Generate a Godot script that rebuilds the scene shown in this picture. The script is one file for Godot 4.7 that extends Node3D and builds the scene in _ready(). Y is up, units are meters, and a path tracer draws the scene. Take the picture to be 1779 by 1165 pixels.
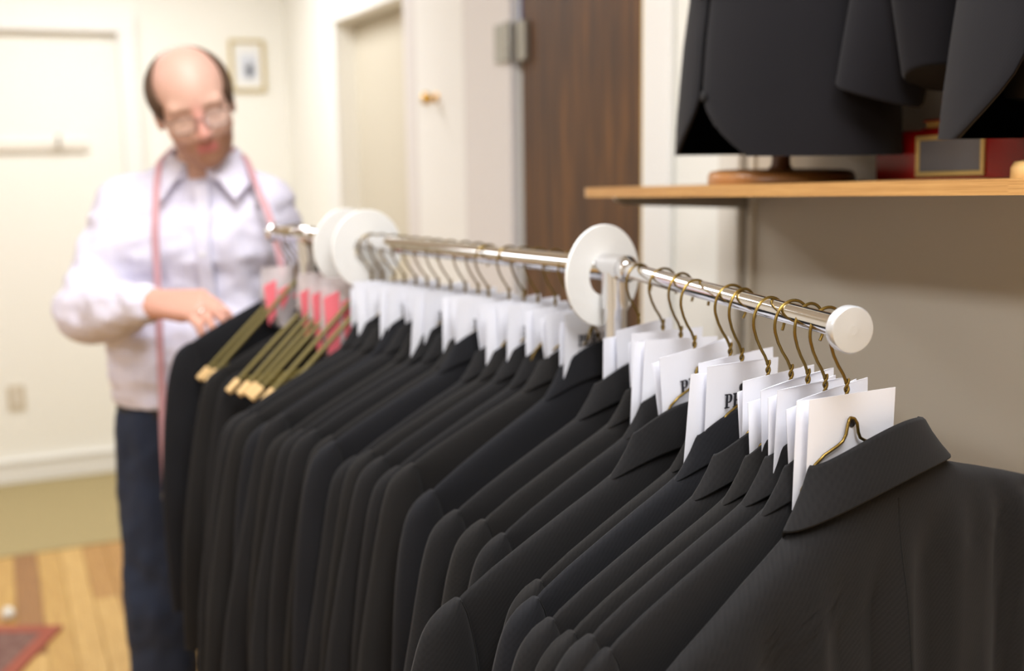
extends Node3D
# A tailor's stock room: a chrome rail of black jackets, a fitter behind it, display forms on a shelf.

# ---------------------------------------------------------------- mesh builder
class MB:
	var v := PackedVector3Array()
	var c := PackedColorArray()
	var ix := PackedInt32Array()
	func add(p: Vector3) -> int:
		v.append(p)
		return v.size() - 1
	func tri(a: int, b: int, d: int) -> void:
		ix.append(a); ix.append(b); ix.append(d)
	func quad(a: Vector3, b: Vector3, d: Vector3, e: Vector3) -> void:
		var i := v.size()
		v.append(a); v.append(b); v.append(d); v.append(e)
		tri(i, i + 1, i + 2); tri(i, i + 2, i + 3)
	func tri3(a: Vector3, b: Vector3, d: Vector3) -> void:
		var i := v.size()
		v.append(a); v.append(b); v.append(d)
		tri(i, i + 1, i + 2)
	# rings of equal length, joined; wrap closes each ring, caps fan the ends
	func loft(rings: Array, wrap := true, cap0 := true, cap1 := true) -> void:
		var n: int = rings[0].size()
		var base := v.size()
		for r in rings:
			v.append_array(r)
		var m := n if wrap else n - 1
		for i in rings.size() - 1:
			for j in m:
				var k := (j + 1) % n
				var a := base + i * n + j
				var b := base + i * n + k
				tri(a, b, b + n); tri(a, b + n, a + n)
		if cap0: fan(rings[0], true)
		if cap1: fan(rings[rings.size() - 1], false)
	func fan(r: PackedVector3Array, flip: bool) -> void:
		var ctr := Vector3.ZERO
		for p in r: ctr += p
		var o := add(ctr / r.size())
		var s := v.size()
		v.append_array(r)
		for j in r.size():
			var k := (j + 1) % r.size()
			if flip: tri(o, s + k, s + j)
			else: tri(o, s + j, s + k)
	func tube(path: PackedVector3Array, rad, sides := 8, caps := true) -> void:
		var rings := []
		var up := Vector3.UP
		var t0 := (path[1] - path[0]).normalized()
		if absf(t0.dot(up)) > 0.9: up = Vector3.RIGHT
		var nn := t0.cross(up).normalized()
		for i in path.size():
			var t: Vector3
			if i == 0: t = path[1] - path[0]
			elif i == path.size() - 1: t = path[i] - path[i - 1]
			else: t = path[i + 1] - path[i - 1]
			t = t.normalized()
			nn = (nn - t * nn.dot(t)).normalized()
			var bb := t.cross(nn)
			var rr: float = rad[i] if rad is Array or rad is PackedFloat32Array else rad
			var ring := PackedVector3Array()
			for j in sides:
				var an := TAU * j / sides
				ring.append(path[i] + (nn * cos(an) + bb * sin(an)) * rr)
			rings.append(ring)
		loft(rings, true, caps, caps)
	# profile of (radius, height) turned round the y axis of basis at o
	func lathe(prof: PackedVector2Array, o := Vector3.ZERO, b := Basis(), sides := 32) -> void:
		var rings := []
		for p in prof:
			var ring := PackedVector3Array()
			for j in sides:
				var an := TAU * j / sides
				ring.append(o + b * Vector3(cos(an) * p.x, p.y, sin(an) * p.x))
			rings.append(ring)
		for i in rings.size() - 1:
			loft([rings[i], rings[i + 1]], true, false, false)
	func lathe_smooth(prof: PackedVector2Array, o := Vector3.ZERO, b := Basis(), sides := 32) -> void:
		var rings := []
		for p in prof:
			var ring := PackedVector3Array()
			for j in sides:
				var an := TAU * j / sides
				ring.append(o + b * Vector3(cos(an) * p.x, p.y, sin(an) * p.x))
			rings.append(ring)
		loft(rings, true, true, true)
	func face(pts: Array, o: Vector3) -> void:
		var nrm: Vector3 = (pts[1] - pts[0]).cross(pts[2] - pts[0])
		var mid := Vector3.ZERO
		for p in pts: mid += p
		mid /= pts.size()
		var q := pts.duplicate()
		if nrm.dot(mid - o) < 0: q.reverse()
		if q.size() == 4: quad(q[0], q[1], q[2], q[3])
		else: tri3(q[0], q[1], q[2])
	# box with chamfered edges
	func box(o: Vector3, size: Vector3, ch := 0.002, b := Basis()) -> void:
		var h := size / 2.0
		ch = minf(ch, minf(h.x, minf(h.y, h.z)) * 0.5)
		var P := func(ax: int, s: Array) -> Vector3:
			var q := Vector3.ZERO
			for i in 3: q[i] = s[i] * (h[i] if i == ax else h[i] - ch)
			return o + b * q
		for ax in 3:
			var u := (ax + 1) % 3
			var w := (ax + 2) % 3
			for sg in [-1, 1]:
				var pts := []
				for k in [[-1, -1], [1, -1], [1, 1], [-1, 1]]:
					var s := [0, 0, 0]
					s[ax] = sg; s[u] = k[0]; s[w] = k[1]
					pts.append(P.call(ax, s))
				face(pts, o)
			for su in [-1, 1]:
				for sw in [-1, 1]:
					var s0 := [0, 0, 0]
					var s1 := [0, 0, 0]
					s0[ax] = -1; s1[ax] = 1
					s0[u] = su; s1[u] = su; s0[w] = sw; s1[w] = sw
					face([P.call(u, s0), P.call(u, s1), P.call(w, s1), P.call(w, s0)], o)
		for sx in [-1, 1]:
			for sy in [-1, 1]:
				for sz in [-1, 1]:
					var s := [sx, sy, sz]
					face([P.call(0, s), P.call(1, s), P.call(2, s)], o)
	# polygon in the xz plane given height
	func prism(poly: PackedVector2Array, y0: float, y1: float, ch := 0.0) -> void:
		var lo := PackedVector3Array()
		var hi := PackedVector3Array()
		for p in poly:
			lo.append(Vector3(p.x, y0, p.y)); hi.append(Vector3(p.x, y1, p.y))
		loft([lo, hi], true, false, false)
		var t := Geometry2D.triangulate_polygon(poly)
		for i in range(0, t.size(), 3):
			tri3(lo[t[i]], lo[t[i + 1]], lo[t[i + 2]])
			tri3(hi[t[i]], hi[t[i + 2]], hi[t[i + 1]])
	func mesh() -> ArrayMesh:
		var n := PackedVector3Array()
		n.resize(v.size())
		for i in range(0, ix.size(), 3):
			var a := ix[i]; var b := ix[i + 1]; var d := ix[i + 2]
			var f := (v[b] - v[a]).cross(v[d] - v[a])
			n[a] += f; n[b] += f; n[d] += f
		for i in n.size():
			n[i] = n[i].normalized() if n[i].length_squared() > 0.0 else Vector3.UP
		var ox := PackedInt32Array()
		ox.resize(ix.size())
		for i in range(0, ix.size(), 3):
			ox[i] = ix[i]; ox[i + 1] = ix[i + 2]; ox[i + 2] = ix[i + 1]
		var arr := []
		arr.resize(Mesh.ARRAY_MAX)
		arr[Mesh.ARRAY_VERTEX] = v
		arr[Mesh.ARRAY_NORMAL] = n
		arr[Mesh.ARRAY_INDEX] = ox
		if c.size() == v.size() and c.size() > 0: arr[Mesh.ARRAY_COLOR] = c
		var am := ArrayMesh.new()
		am.add_surface_from_arrays(Mesh.PRIMITIVE_TRIANGLES, arr)
		return am

# ---------------------------------------------------------------- distance field for bodies
class Blob:
	var kind := PackedInt32Array()
	var a := PackedVector3Array()
	var b := PackedVector3Array()
	var r := PackedFloat32Array()
	var s := PackedFloat32Array()
	var k := PackedFloat32Array()
	func push(t: int, p: Vector3, q: Vector3, r1: float, r2: float, kk: float) -> void:
		kind.append(t); a.append(p); b.append(q); r.append(r1); s.append(r2); k.append(kk)
	func cap(p: Vector3, q: Vector3, r1: float, r2: float, kk := 0.02) -> void: push(0, p, q, r1, r2, kk)
	func ell(p: Vector3, rad: Vector3, kk := 0.02) -> void: push(1, p, rad, 0, 0, kk)
	func sub(p: Vector3, rad: float, kk := 0.01) -> void: push(2, p, p, rad, 0, kk)
	func cut(p: Vector3, nrm: Vector3) -> void: push(3, p, nrm, 0, 0, 0)
	func d(p: Vector3) -> float:
		var o := 9.0
		for i in kind.size():
			var t := kind[i]
			if t == 0:
				var pa := p - a[i]
				var ba := b[i] - a[i]
				var h := clampf(pa.dot(ba) / ba.length_squared(), 0.0, 1.0)
				var e := (pa - ba * h).length() - lerpf(r[i], s[i], h)
				var m := maxf(k[i] - absf(o - e), 0.0) / k[i]
				o = minf(o, e) - m * m * k[i] * 0.25
			elif t == 1:
				var q := (p - a[i]) / b[i]
				var e := (q.length() - 1.0) * minf(b[i].x, minf(b[i].y, b[i].z))
				var m := maxf(k[i] - absf(o - e), 0.0) / k[i]
				o = minf(o, e) - m * m * k[i] * 0.25
			elif t == 2:
				var e := r[i] - (p - a[i]).length()
				var m := maxf(k[i] - absf(o - e), 0.0) / k[i]
				o = maxf(o, e) + m * m * k[i] * 0.25
			else:
				o = maxf(o, (p - a[i]).dot(b[i]))
		return o
	# surface nets, placed by xf, into mb
	func nets(mb: MB, lo: Vector3, hi: Vector3, h: float, xf := Transform3D()) -> void:
		var nx := int((hi.x - lo.x) / h) + 2
		var ny := int((hi.y - lo.y) / h) + 2
		var nz := int((hi.z - lo.z) / h) + 2
		var f := PackedFloat32Array()
		f.resize(nx * ny * nz)
		for z in nz:
			for y in ny:
				var x := 0
				var row := (z * ny + y) * nx
				while x < nx:
					var e := d(lo + Vector3(x, y, z) * h)
					f[row + x] = e
					x += 1
					var skip := int(absf(e) * 0.6 / h) - 1
					while skip > 0 and x < nx:
						f[row + x] = e
						x += 1
						skip -= 1
		var id := PackedInt32Array()
		id.resize(nx * ny * nz)
		id.fill(-1)
		var off := [0, 1, nx, nx + 1, nx * ny, nx * ny + 1, nx * ny + nx, nx * ny + nx + 1]
		var edges := [[0, 1], [2, 3], [4, 5], [6, 7], [0, 2], [1, 3], [4, 6], [5, 7], [0, 4], [1, 5], [2, 6], [3, 7]]
		for z in nz - 1:
			for y in ny - 1:
				var row := (z * ny + y) * nx
				for x in nx - 1:
					var g := row + x
					var neg := 0
					for o in off:
						if f[g + o] < 0.0: neg += 1
					if neg == 0 or neg == 8: continue
					var sum := Vector3.ZERO
					var cnt := 0
					for e in edges:
						var p: int = e[0]
						var q: int = e[1]
						var fa := f[g + off[p]]
						var fb := f[g + off[q]]
						if (fa < 0.0) != (fb < 0.0):
							var t := fa / (fa - fb)
							var pa := Vector3(p & 1, (p >> 1) & 1, p >> 2)
							var pb := Vector3(q & 1, (q >> 1) & 1, q >> 2)
							sum += pa.lerp(pb, t)
							cnt += 1
					id[g] = mb.add(xf * (lo + (Vector3(x, y, z) + sum / cnt) * h))
		var st := [1, nx, nx * ny]
		for z in range(1, nz - 1):
			for y in range(1, ny - 1):
				var row := (z * ny + y) * nx
				for x in range(1, nx - 1):
					var g := row + x
					var ins := f[g] < 0.0
					for ax in 3:
						if ins == (f[g + st[ax]] < 0.0): continue
						var u: int = st[(ax + 1) % 3]
						var w: int = st[(ax + 2) % 3]
						var q0 := id[g - u - w]
						var q1 := id[g - w]
						var q2 := id[g]
						var q3 := id[g - u]
						if q0 < 0 or q1 < 0 or q2 < 0 or q3 < 0: continue
						if ins:
							mb.tri(q0, q1, q2); mb.tri(q0, q2, q3)
						else:
							mb.tri(q0, q2, q1); mb.tri(q0, q3, q2)

# ---------------------------------------------------------------- naming
var used := {}
var M := {}
const ROOM_TURN := 24.0          # the room's walls stand 24 degrees off the camera's axes
var RB := Basis(Vector3.UP, deg_to_rad(ROOM_TURN))

func numbered(n: String) -> String:
	var k: int = used.get(n, 0)
	used[n] = k + 1
	return n if k == 0 else "%s_%03d" % [n, k]

func tag(o: Node, label: String, category: String, group := "") -> Node:
	o.set_meta("label", label)
	o.set_meta("category", category)
	if group: o.set_meta("group", group)
	return o

func thing(called: String, label: String, category: String, xf := Transform3D(), group := "") -> Node3D:
	var o := Node3D.new()
	o.name = numbered(called)
	add_child(o)
	o.transform = xf
	tag(o, label, category, group)
	return o

func obj(called: String, m, mat: Material, parent: Node = self) -> MeshInstance3D:
	var o := MeshInstance3D.new()
	o.name = numbered(called) if parent == self else called
	o.mesh = m.mesh() if m is MB else m
	o.material_override = mat
	o.cast_shadow = GeometryInstance3D.SHADOW_CASTING_SETTING_ON
	parent.add_child(o, true)
	return o

func struct(called: String, m, mat: Material) -> MeshInstance3D:
	var o := obj(called, m, mat)
	o.set_meta("kind", "structure")
	return o

# room frame: a = along the far wall (to the right), y = height, b = along the right wall (away from the camera)
func rp(a: float, y: float, b: float) -> Vector3:
	return RB * Vector3(a, y, -b)

func rbox(mb: MB, a0: float, a1: float, y0: float, y1: float, b0: float, b1: float, ch := 0.002) -> MB:
	mb.box(rp((a0 + a1) / 2, (y0 + y1) / 2, (b0 + b1) / 2), Vector3(absf(a1 - a0), absf(y1 - y0), absf(b1 - b0)), ch, RB)
	return mb

func rb(a0: float, a1: float, y0: float, y1: float, b0: float, b1: float, ch := 0.002) -> MB:
	return rbox(MB.new(), a0, a1, y0, y1, b0, b1, ch)

# ---------------------------------------------------------------- materials
func mat(called: String, col: Color, rough := 0.6, metal := 0.0) -> StandardMaterial3D:
	var m := StandardMaterial3D.new()
	m.albedo_color = col
	m.roughness = rough
	m.metallic = metal
	M[called] = m
	return m

func noise_of(seed_: int, freq: float, oct := 3) -> FastNoiseLite:
	var n := FastNoiseLite.new()
	n.seed = seed_
	n.frequency = freq
	n.noise_type = FastNoiseLite.TYPE_SIMPLEX_SMOOTH
	n.fractal_octaves = oct
	return n

func paint(w: int, h: int, f: Callable) -> ImageTexture:
	var im := Image.create(w, h, false, Image.FORMAT_RGB8)
	for y in h:
		for x in w:
			im.set_pixel(x, y, f.call(x, y))
	return ImageTexture.create_from_image(im)

# vertical grain: u runs across the grain
func grain(seed_: int, dark: Color, light: Color, across := 0.09, along := 0.006) -> ImageTexture:
	var n := noise_of(seed_, 1.0, 3)
	var k := noise_of(seed_ + 9, 1.0, 2)
	return paint(256, 256, func(x, y):
		var t := 0.5 + 0.55 * n.get_noise_2d(x * across, y * along) + 0.3 * k.get_noise_2d(x * across * 5.0, y * along * 3.0)
		return dark.lerp(light, clampf(t, 0.0, 1.0)))

func tri_tex(m: StandardMaterial3D, t: Texture2D, scale: Vector3) -> void:
	m.albedo_texture = t
	m.uv1_triplanar = true
	m.uv1_scale = scale

func materials() -> void:
	mat("wall", Color(0.95, 0.943, 0.912), 0.85)
	mat("white_paint", Color(0.93, 0.925, 0.91), 0.55)
	mat("panel_paint", Color(0.89, 0.865, 0.82), 0.6)
	mat("tan_paint", Color(0.90, 0.865, 0.80), 0.8)
	mat("closet_paint", Color(0.80, 0.77, 0.70), 0.6)
	mat("grey_paint", Color(0.865, 0.845, 0.835), 0.55)
	mat("ceiling", Color(0.92, 0.915, 0.9), 0.9)
	mat("carpet", Color(0.71, 0.64, 0.46), 0.95)
	tri_tex(M.carpet, paint(128, 128, func(x, y):
		var t := fposmod(sin(x * 12.9898 + y * 78.233) * 43758.5453, 1.0)
		return Color(0.86, 0.86, 0.86).lerp(Color.WHITE, t)), Vector3.ONE * 6.0)
	mat("subfloor", Color(0.62, 0.47, 0.27), 0.5)
	for i in 4:
		var m := mat("plank%d" % i, Color.WHITE, 0.42)
		var lo: Color = [Color(0.66, 0.49, 0.24), Color(0.6, 0.42, 0.2), Color(0.7, 0.53, 0.28), Color(0.5, 0.33, 0.17)][i]
		var hi: Color = [Color(0.84, 0.69, 0.4), Color(0.78, 0.6, 0.33), Color(0.88, 0.74, 0.46), Color(0.68, 0.49, 0.28)][i]
		# grain runs along local z: the xz projection puts z on v
		tri_tex(m, grain(40 + i, lo, hi, 0.12, 0.012), Vector3(5, 5, 1.2))
	var m := mat("door_wood", Color.WHITE, 0.6)
	tri_tex(m, grain(7, Color(0.155, 0.085, 0.035), Color(0.50, 0.325, 0.13), 0.07, 0.007), Vector3(1.6, 0.8, 1.6))
	m = mat("shelf_wood", Color.WHITE, 0.35)
	tri_tex(m, grain(21, Color(0.62, 0.44, 0.24), Color(0.8, 0.62, 0.38), 0.012, 0.25), Vector3(1.0, 9.0, 1.0))
	mat("base_wood", Color(0.62, 0.42, 0.23), 0.35)
	mat("base_wood_pale", Color(0.82, 0.66, 0.42), 0.4)
	mat("post_wood", Color(0.42, 0.26, 0.15), 0.4)
	mat("chrome", Color(0.9, 0.9, 0.91), 0.09, 1.0)
	mat("cap_chrome", Color(0.86, 0.87, 0.88), 0.3, 0.55)
	mat("steel", Color(0.66, 0.65, 0.62), 0.35, 0.9)
	mat("brass_wire", Color(0.50, 0.41, 0.20), 0.32, 0.85)
	mat("olive_rod", Color(0.42, 0.37, 0.16), 0.5)
	mat("rod_tip", Color(0.86, 0.72, 0.50), 0.6)
	mat("brass", Color(0.85, 0.66, 0.28), 0.25, 1.0)
	mat("paper", Color(0.93, 0.935, 0.965), 0.7)
	mat("ink", Color(0.04, 0.05, 0.10), 0.7)
	mat("ink_soft", Color(0.35, 0.36, 0.42), 0.7)
	mat("hole", Color(0.18, 0.17, 0.17), 0.9)
	mat("ring_plastic", Color(0.93, 0.93, 0.92), 0.45)
	m = mat("film", Color(0.97, 0.93, 0.94, 0.5), 0.3)
	m.transparency = BaseMaterial3D.TRANSPARENCY_ALPHA
	mat("pink_print", Color(1.0, 0.50, 0.55), 0.6)
	# wool: faint twill relief, sheen of cloth
	var tw := paint(64, 64, func(x, y):
		var t := 0.5 + 0.5 * sin((x + y) * TAU / 8.0)
		var r := fposmod(sin(x * 12.9898 + y * 78.233) * 43758.5453, 1.0)
		return Color.WHITE * (0.8 + 0.12 * t + 0.08 * r))
	for e in [["wool", Color(0.142, 0.139, 0.142)], ["wool_navy", Color(0.135, 0.136, 0.148)], ["wool_warm", Color(0.15, 0.145, 0.143)], ["wool_display", Color(0.105, 0.10, 0.112)]]:
		m = mat(e[0], e[1], 0.82)
		tri_tex(m, tw, Vector3.ONE * 22.0)
		m.metallic_specular = 0.2
		m.rim_enabled = true
		m.rim = 0.2
		m.rim_tint = 0.3
	mat("seam_thread", Color(0.06, 0.06, 0.06), 0.95)
	mat("lining", Color(0.05, 0.05, 0.055), 0.6)
	m = mat("skin", Color.WHITE, 0.5)
	m.vertex_color_use_as_albedo = true
	mat("hair", Color(0.33, 0.24, 0.17), 0.8)
	m = mat("shirt", Color(0.875, 0.865, 0.93), 0.85)
	tri_tex(m, paint(32, 32, func(x, y): return Color(0.965, 0.965, 0.985) if x % 8 == 0 or y % 8 == 0 else Color.WHITE), Vector3.ONE * 9.0)
	mat("button", Color(0.9, 0.9, 0.9), 0.4)
	mat("trousers", Color(0.125, 0.165, 0.25), 0.9)
	mat("belt", Color(0.08, 0.07, 0.07), 0.5)
	mat("shoe", Color(0.1, 0.08, 0.07), 0.35)
	mat("tape", Color(0.80, 0.61, 0.64), 0.6)
	mat("frame_metal", Color(0.5, 0.45, 0.42), 0.3, 0.8)
	m = mat("lens", Color(1, 1, 1, 0.12), 0.03)
	m.transparency = BaseMaterial3D.TRANSPARENCY_ALPHA
	mat("gold_frame", Color(0.80, 0.72, 0.50), 0.4, 0.3)
	mat("mat_board", Color(0.93, 0.93, 0.92), 0.8)
	m = mat("print", Color.WHITE, 0.6)
	var pn := noise_of(5, 0.06, 3)
	m.albedo_texture = paint(64, 80, func(x, y):
		var dx: float = (x - 34.0) / 15.0
		var dy: float = (y - 50.0) / 24.0
		var t := clampf(1.25 - sqrt(dx * dx + dy * dy) + 0.5 * pn.get_noise_2d(x, y), 0.0, 1.0)
		return Color(0.84, 0.86, 0.9).lerp(Color(0.22, 0.23, 0.27), t))
	mat("red_lacquer", Color(0.62, 0.07, 0.06), 0.2)
	mat("gilt", Color(0.88, 0.76, 0.48), 0.35, 0.3)
	mat("label_card", Color(0.45, 0.45, 0.47), 0.5)
	mat("blue_cloth", Color(0.14, 0.13, 0.34), 0.8)
	mat("blue_edge", Color(0.38, 0.48, 0.74), 0.6)
	mat("gap_dark", Color(0.06, 0.06, 0.07), 0.9)
	mat("outlet", Color(0.80, 0.75, 0.66), 0.5)
	mat("rug_field", Color(0.52, 0.40, 0.36), 0.95)
	var rn := noise_of(77, 0.08, 3)
	tri_tex(M.rug_field, paint(128, 128, func(x, y): return Color(0.85, 0.78, 0.78).lerp(Color(1, 1, 1), 0.5 + rn.get_noise_2d(x, y))), Vector3.ONE * 2.0)
	mat("rug_border", Color(0.62, 0.34, 0.27), 0.95)
	mat("crumple", Color(0.93, 0.93, 0.9), 0.8)
	m = mat("diffuser", Color(0.95, 0.95, 0.93), 0.6)
	m.emission_enabled = true
	m.emission = Color(0.99, 0.99, 1.0)
	m.emission_energy_multiplier = 1.2

# ---------------------------------------------------------------- the scene
func _ready() -> void:
	# camera: standing photographer, eye 1.55 m up, looking 9.4 degrees down
	var cam := Camera3D.new()
	cam.name = "camera"
	add_child(cam)
	cam.position = Vector3(0, 1.55, 0)
	cam.rotation = Vector3(deg_to_rad(-9.383), 0, 0)
	cam.rotate_object_local(Vector3.BACK, deg_to_rad(-0.8))
	var at := CameraAttributesPhysical.new()
	at.frustum_focal_length = 41.2
	at.frustum_near = 0.05
	at.frustum_far = 60.0
	at.frustum_focus_distance = 1.13
	at.exposure_aperture = 2.9
	cam.attributes = at
	cam.fov = 32.49
	cam.current = true
	# environment
	var we := WorldEnvironment.new()
	we.name = "environment"
	var env := Environment.new()
	env.background_mode = Environment.BG_COLOR
	env.background_color = Color(0.02, 0.02, 0.02)
	env.tonemap_mode = Environment.TONE_MAPPER_LINEAR
	env.tonemap_exposure = 1.0
	env.sdfgi_enabled = true
	env.ssao_enabled = true
	env.ssil_enabled = true
	we.environment = env
	add_child(we)
	materials()
	# ceiling panels: [a, b, width along a, width along b, energy]
	for e in [[0.35, 4.6, 1.2, 0.6, 3.4], [0.3, 1.6, 0.6, 1.2, 2.9], [-1.9, 3.4, 0.6, 1.2, 3.1], [0.45, 0.1, 0.6, 1.2, 3.4], [-1.6, 0.0, 0.6, 1.2, 5.4]]:
		ceiling_panel(e[0], e[1], e[2], e[3], e[4])
	room()
	shelf_wall()
	rack()
	garments()
	fitter()

func ceiling_panel(a: float, b: float, wa: float, wb: float, energy: float) -> void:
	var lo := thing("ceiling_light", "flat fluorescent ceiling panel above %s" % ["the far wall", "the rail", "the open floor", "the shelf", "the near floor"][used.get("ceiling_light", 0)], "light", Transform3D(RB, rp(a, 2.66, b)), "ceiling light panels")
	var f := MB.new()
	for s in [-1, 1]:
		f.box(Vector3(s * wa / 2, 0, 0), Vector3(0.03, 0.07, wb + 0.03), 0.003)
		f.box(Vector3(0, 0, s * wb / 2), Vector3(wa - 0.03, 0.07, 0.03), 0.003)
	obj("frame", f, M.white_paint, lo)
	var d := MB.new()
	d.box(Vector3(0, 0.01, 0), Vector3(wa - 0.032, 0.02, wb - 0.032), 0.002)
	obj("diffuser", d, M.diffuser, lo)
	var l := AreaLight3D.new()
	l.name = "panel_light"
	l.area_size = Vector2(wa - 0.04, wb - 0.04)
	l.light_energy = energy
	l.light_color = Color(0.985, 0.99, 1.0)
	l.area_normalize_energy = true
	l.area_range = 14.0
	l.shadow_enabled = true
	l.transform = Transform3D(Basis(Vector3.RIGHT, deg_to_rad(-90.0)), Vector3(0, -0.01, 0))
	lo.add_child(l)

func room() -> void:
	# far wall (its face at b = 5.79), right wall (face at a = 1.37), left and near walls out of view
	struct("wall_far", rb(-4.2, 1.6, -0.1, 2.8, 5.79, 5.94), M.wall)
	struct("wall_left", rb(-4.25, -4.1, -0.1, 2.8, -2.6, 5.94), M.wall)
	struct("wall_near", rb(-4.25, 1.6, -0.1, 2.8, -2.7, -2.55), M.wall)
	struct("ceiling", rb(-4.25, 1.62, 2.7, 2.8, -2.7, 5.94), M.ceiling)
	struct("floor_base", rb(-4.25, 1.62, -0.12, -0.012, -2.7, 5.94), M.subfloor)
	var w := MB.new()
	rbox(w, 1.37, 1.62, -0.1, 2.8, 4.83, 5.94)
	rbox(w, 1.37, 1.62, 2.065, 2.8, 3.94, 4.83)
	rbox(w, 1.37, 1.62, -0.1, 2.8, 3.002, 3.94)
	rbox(w, 1.37, 1.62, 2.075, 2.8, 2.30, 3.002)
	rbox(w, 1.37, 1.62, -0.1, 2.8, 1.905, 2.30)
	rbox(w, 1.58, 1.62, -0.1, 2.8, 2.30, 4.83)
	struct("wall_right", w, M.wall)
	var tan := MB.new()
	rbox(tan, 1.365, 1.62, -0.1, 2.8, -2.6, 1.895)
	struct("wall_right_shelf", tan, M.tan_paint)
	# floor: carpet strip along the far wall, then boards running away from the camera
	struct("floor_carpet", rb(-4.1, 1.37, -0.012, 0.004, 4.71, 5.79, 0.003), M.carpet)
	var fl := Node3D.new()
	fl.name = "floor"
	fl.set_meta("kind", "structure")
	add_child(fl)
	var rng := RandomNumberGenerator.new()
	rng.seed = 11
	var a := 1.37 - 0.083
	var cache := {}
	while a > -1.9:
		var b := 4.705
		while b > 0.9:
			var ln: float = minf([0.6, 0.8, 1.0, 1.3][rng.randi() % 4], b - 0.4)
			if not cache.has(ln):
				var pm := MB.new()
				pm.box(Vector3.ZERO, Vector3(0.0815, 0.012, ln - 0.0015), 0.0012)
				cache[ln] = pm.mesh()
			var o := obj("plank", cache[ln], M["plank%d" % [0, 0, 1, 2, 2, 3, 0, 1][rng.randi() % 8]], fl)
			o.transform = Transform3D(RB, rp(a + 0.0415, -0.006 + rng.randf_range(-0.0006, 0.0), b - ln / 2))
			b -= ln
		a -= 0.083
	struct("floor_rest", rb(-4.1, 1.37, -0.012, -0.0015, -2.6, 0.4), M.plank0)
	struct("floor_side", rb(-4.1, a + 0.083, -0.012, -0.0015, 0.4, 4.705), M.plank0)
	# skirting of the far wall
	var bb := MB.new()
	rbox(bb, -4.1, 1.37, 0.004, 0.10, 5.772, 5.79, 0.002)
	rbox(bb, -4.1, 1.37, 0.10, 0.118, 5.762, 5.79, 0.006)
	struct("baseboard_far", bb, M.white_paint)
	var b2 := MB.new()
	for e in [[5.03, 5.76], [1.91, 2.20], [-2.5, 1.89]]:
		rbox(b2, 1.35, 1.37, 0.0, 0.117, e[0], e[1], 0.003)
	struct("baseboard_right", b2, M.white_paint)
	# framed panel on the far wall at the left: head and side trim stand proud
	struct("trim_1", rb(-1.4, 0.66, 2.088, 2.18, 5.735, 5.79, 0.004), M.white_paint)
	struct("trim_2", rb(0.578, 0.66, 0.118, 2.088, 5.735, 5.79, 0.004), M.white_paint)
	# coat rail in that panel
	var cr := thing("coat_rail", "white painted coat rail with one hook fixed to the far wall", "coat rail", Transform3D(RB, rp(0.02, 1.574, 5.79)))
	var r := MB.new()
	r.box(Vector3(0, 0, 0.012), Vector3(0.80, 0.045, 0.024), 0.004)
	obj("board", r, M.panel_paint, cr)
	r = MB.new()
	r.tube(PackedVector3Array([Vector3(0.27, 0.0, 0.022), Vector3(0.27, 0.0, 0.05), Vector3(0.27, 0.012, 0.065), Vector3(0.27, 0.035, 0.07)]), 0.006)
	r.lathe_smooth(PackedVector2Array([Vector2(0.004, -0.01), Vector2(0.011, -0.004), Vector2(0.011, 0.004), Vector2(0.004, 0.01)]), Vector3(0.27, 0.042, 0.07), Basis(), 12)
	obj("hook", r, M.steel, cr)
	# wall outlet
	var ou := thing("wall_outlet", "small beige wall outlet low on the far wall", "outlet", Transform3D(RB, rp(0.022, 0.41, 5.79)))
	r = MB.new()
	r.box(Vector3(0, 0, 0.004), Vector3(0.075, 0.118, 0.008), 0.003)
	obj("cover_plate", r, M.outlet, ou)
	r = MB.new()
	for s in [-1, 1]:
		r.box(Vector3(0, s * 0.021, 0.008), Vector3(0.034, 0.03, 0.005), 0.004)
	obj("socket", r, M.panel_paint, ou)
	# small framed picture
	var pf := thing("picture_frame", "small framed grey portrait print hung on the far wall beside the fitter's head", "picture frame", Transform3D(RB, rp(1.18, 1.95, 5.79)))
	r = MB.new()
	for s in [-1, 1]:
		r.box(Vector3(s * 0.077, 0, 0.012), Vector3(0.014, 0.245, 0.024), 0.003)
		r.box(Vector3(0, s * 0.1155, 0.012), Vector3(0.14, 0.014, 0.024), 0.003)
	obj("frame", r, M.gold_frame, pf)
	r = MB.new()
	r.box(Vector3(0, 0, 0.006), Vector3(0.142, 0.219, 0.008), 0.001)
	obj("mount", r, M.mat_board, pf)
	var q := QuadMesh.new()
	q.size = Vector2(0.086, 0.125)
	var pr := obj("print", q, M.print, pf)
	pr.position = Vector3(0.006, -0.004, 0.0105)
	# recessed closet door with its casing
	var dr := struct("door_1", rb(1.445, 1.48, 0.0, 2.06, 3.94, 4.83), M.closet_paint)
	struct("trim_3", rb(1.352, 1.37, 0.0, 2.065, 4.83, 5.02, 0.004), M.white_paint)
	struct("trim_4", rb(1.352, 1.37, 0.0, 2.065, 3.815, 3.94, 0.004), M.grey_paint)
	struct("trim_5", rb(1.350, 1.37, 2.065, 2.15, 3.82, 5.02, 0.004), M.white_paint)
	# flush white cupboard door with a brass knob
	dr = struct("door_2", rb(1.345, 1.368, 0.05, 2.2, 3.36, 3.795, 0.003), M.white_paint)
	r = MB.new()
	r.lathe_smooth(PackedVector2Array([Vector2(0.016, 0.0), Vector2(0.016, 0.003), Vector2(0.007, 0.006), Vector2(0.007, 0.02), Vector2(0.015, 0.026), Vector2(0.020, 0.034), Vector2(0.018, 0.044), Vector2(0.008, 0.05)]), rp(1.345, 1.705, 3.60), RB * Basis(Vector3.BACK, deg_to_rad(90.0)), 24)
	obj("knob", r, M.brass, dr)
	r = MB.new()
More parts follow.
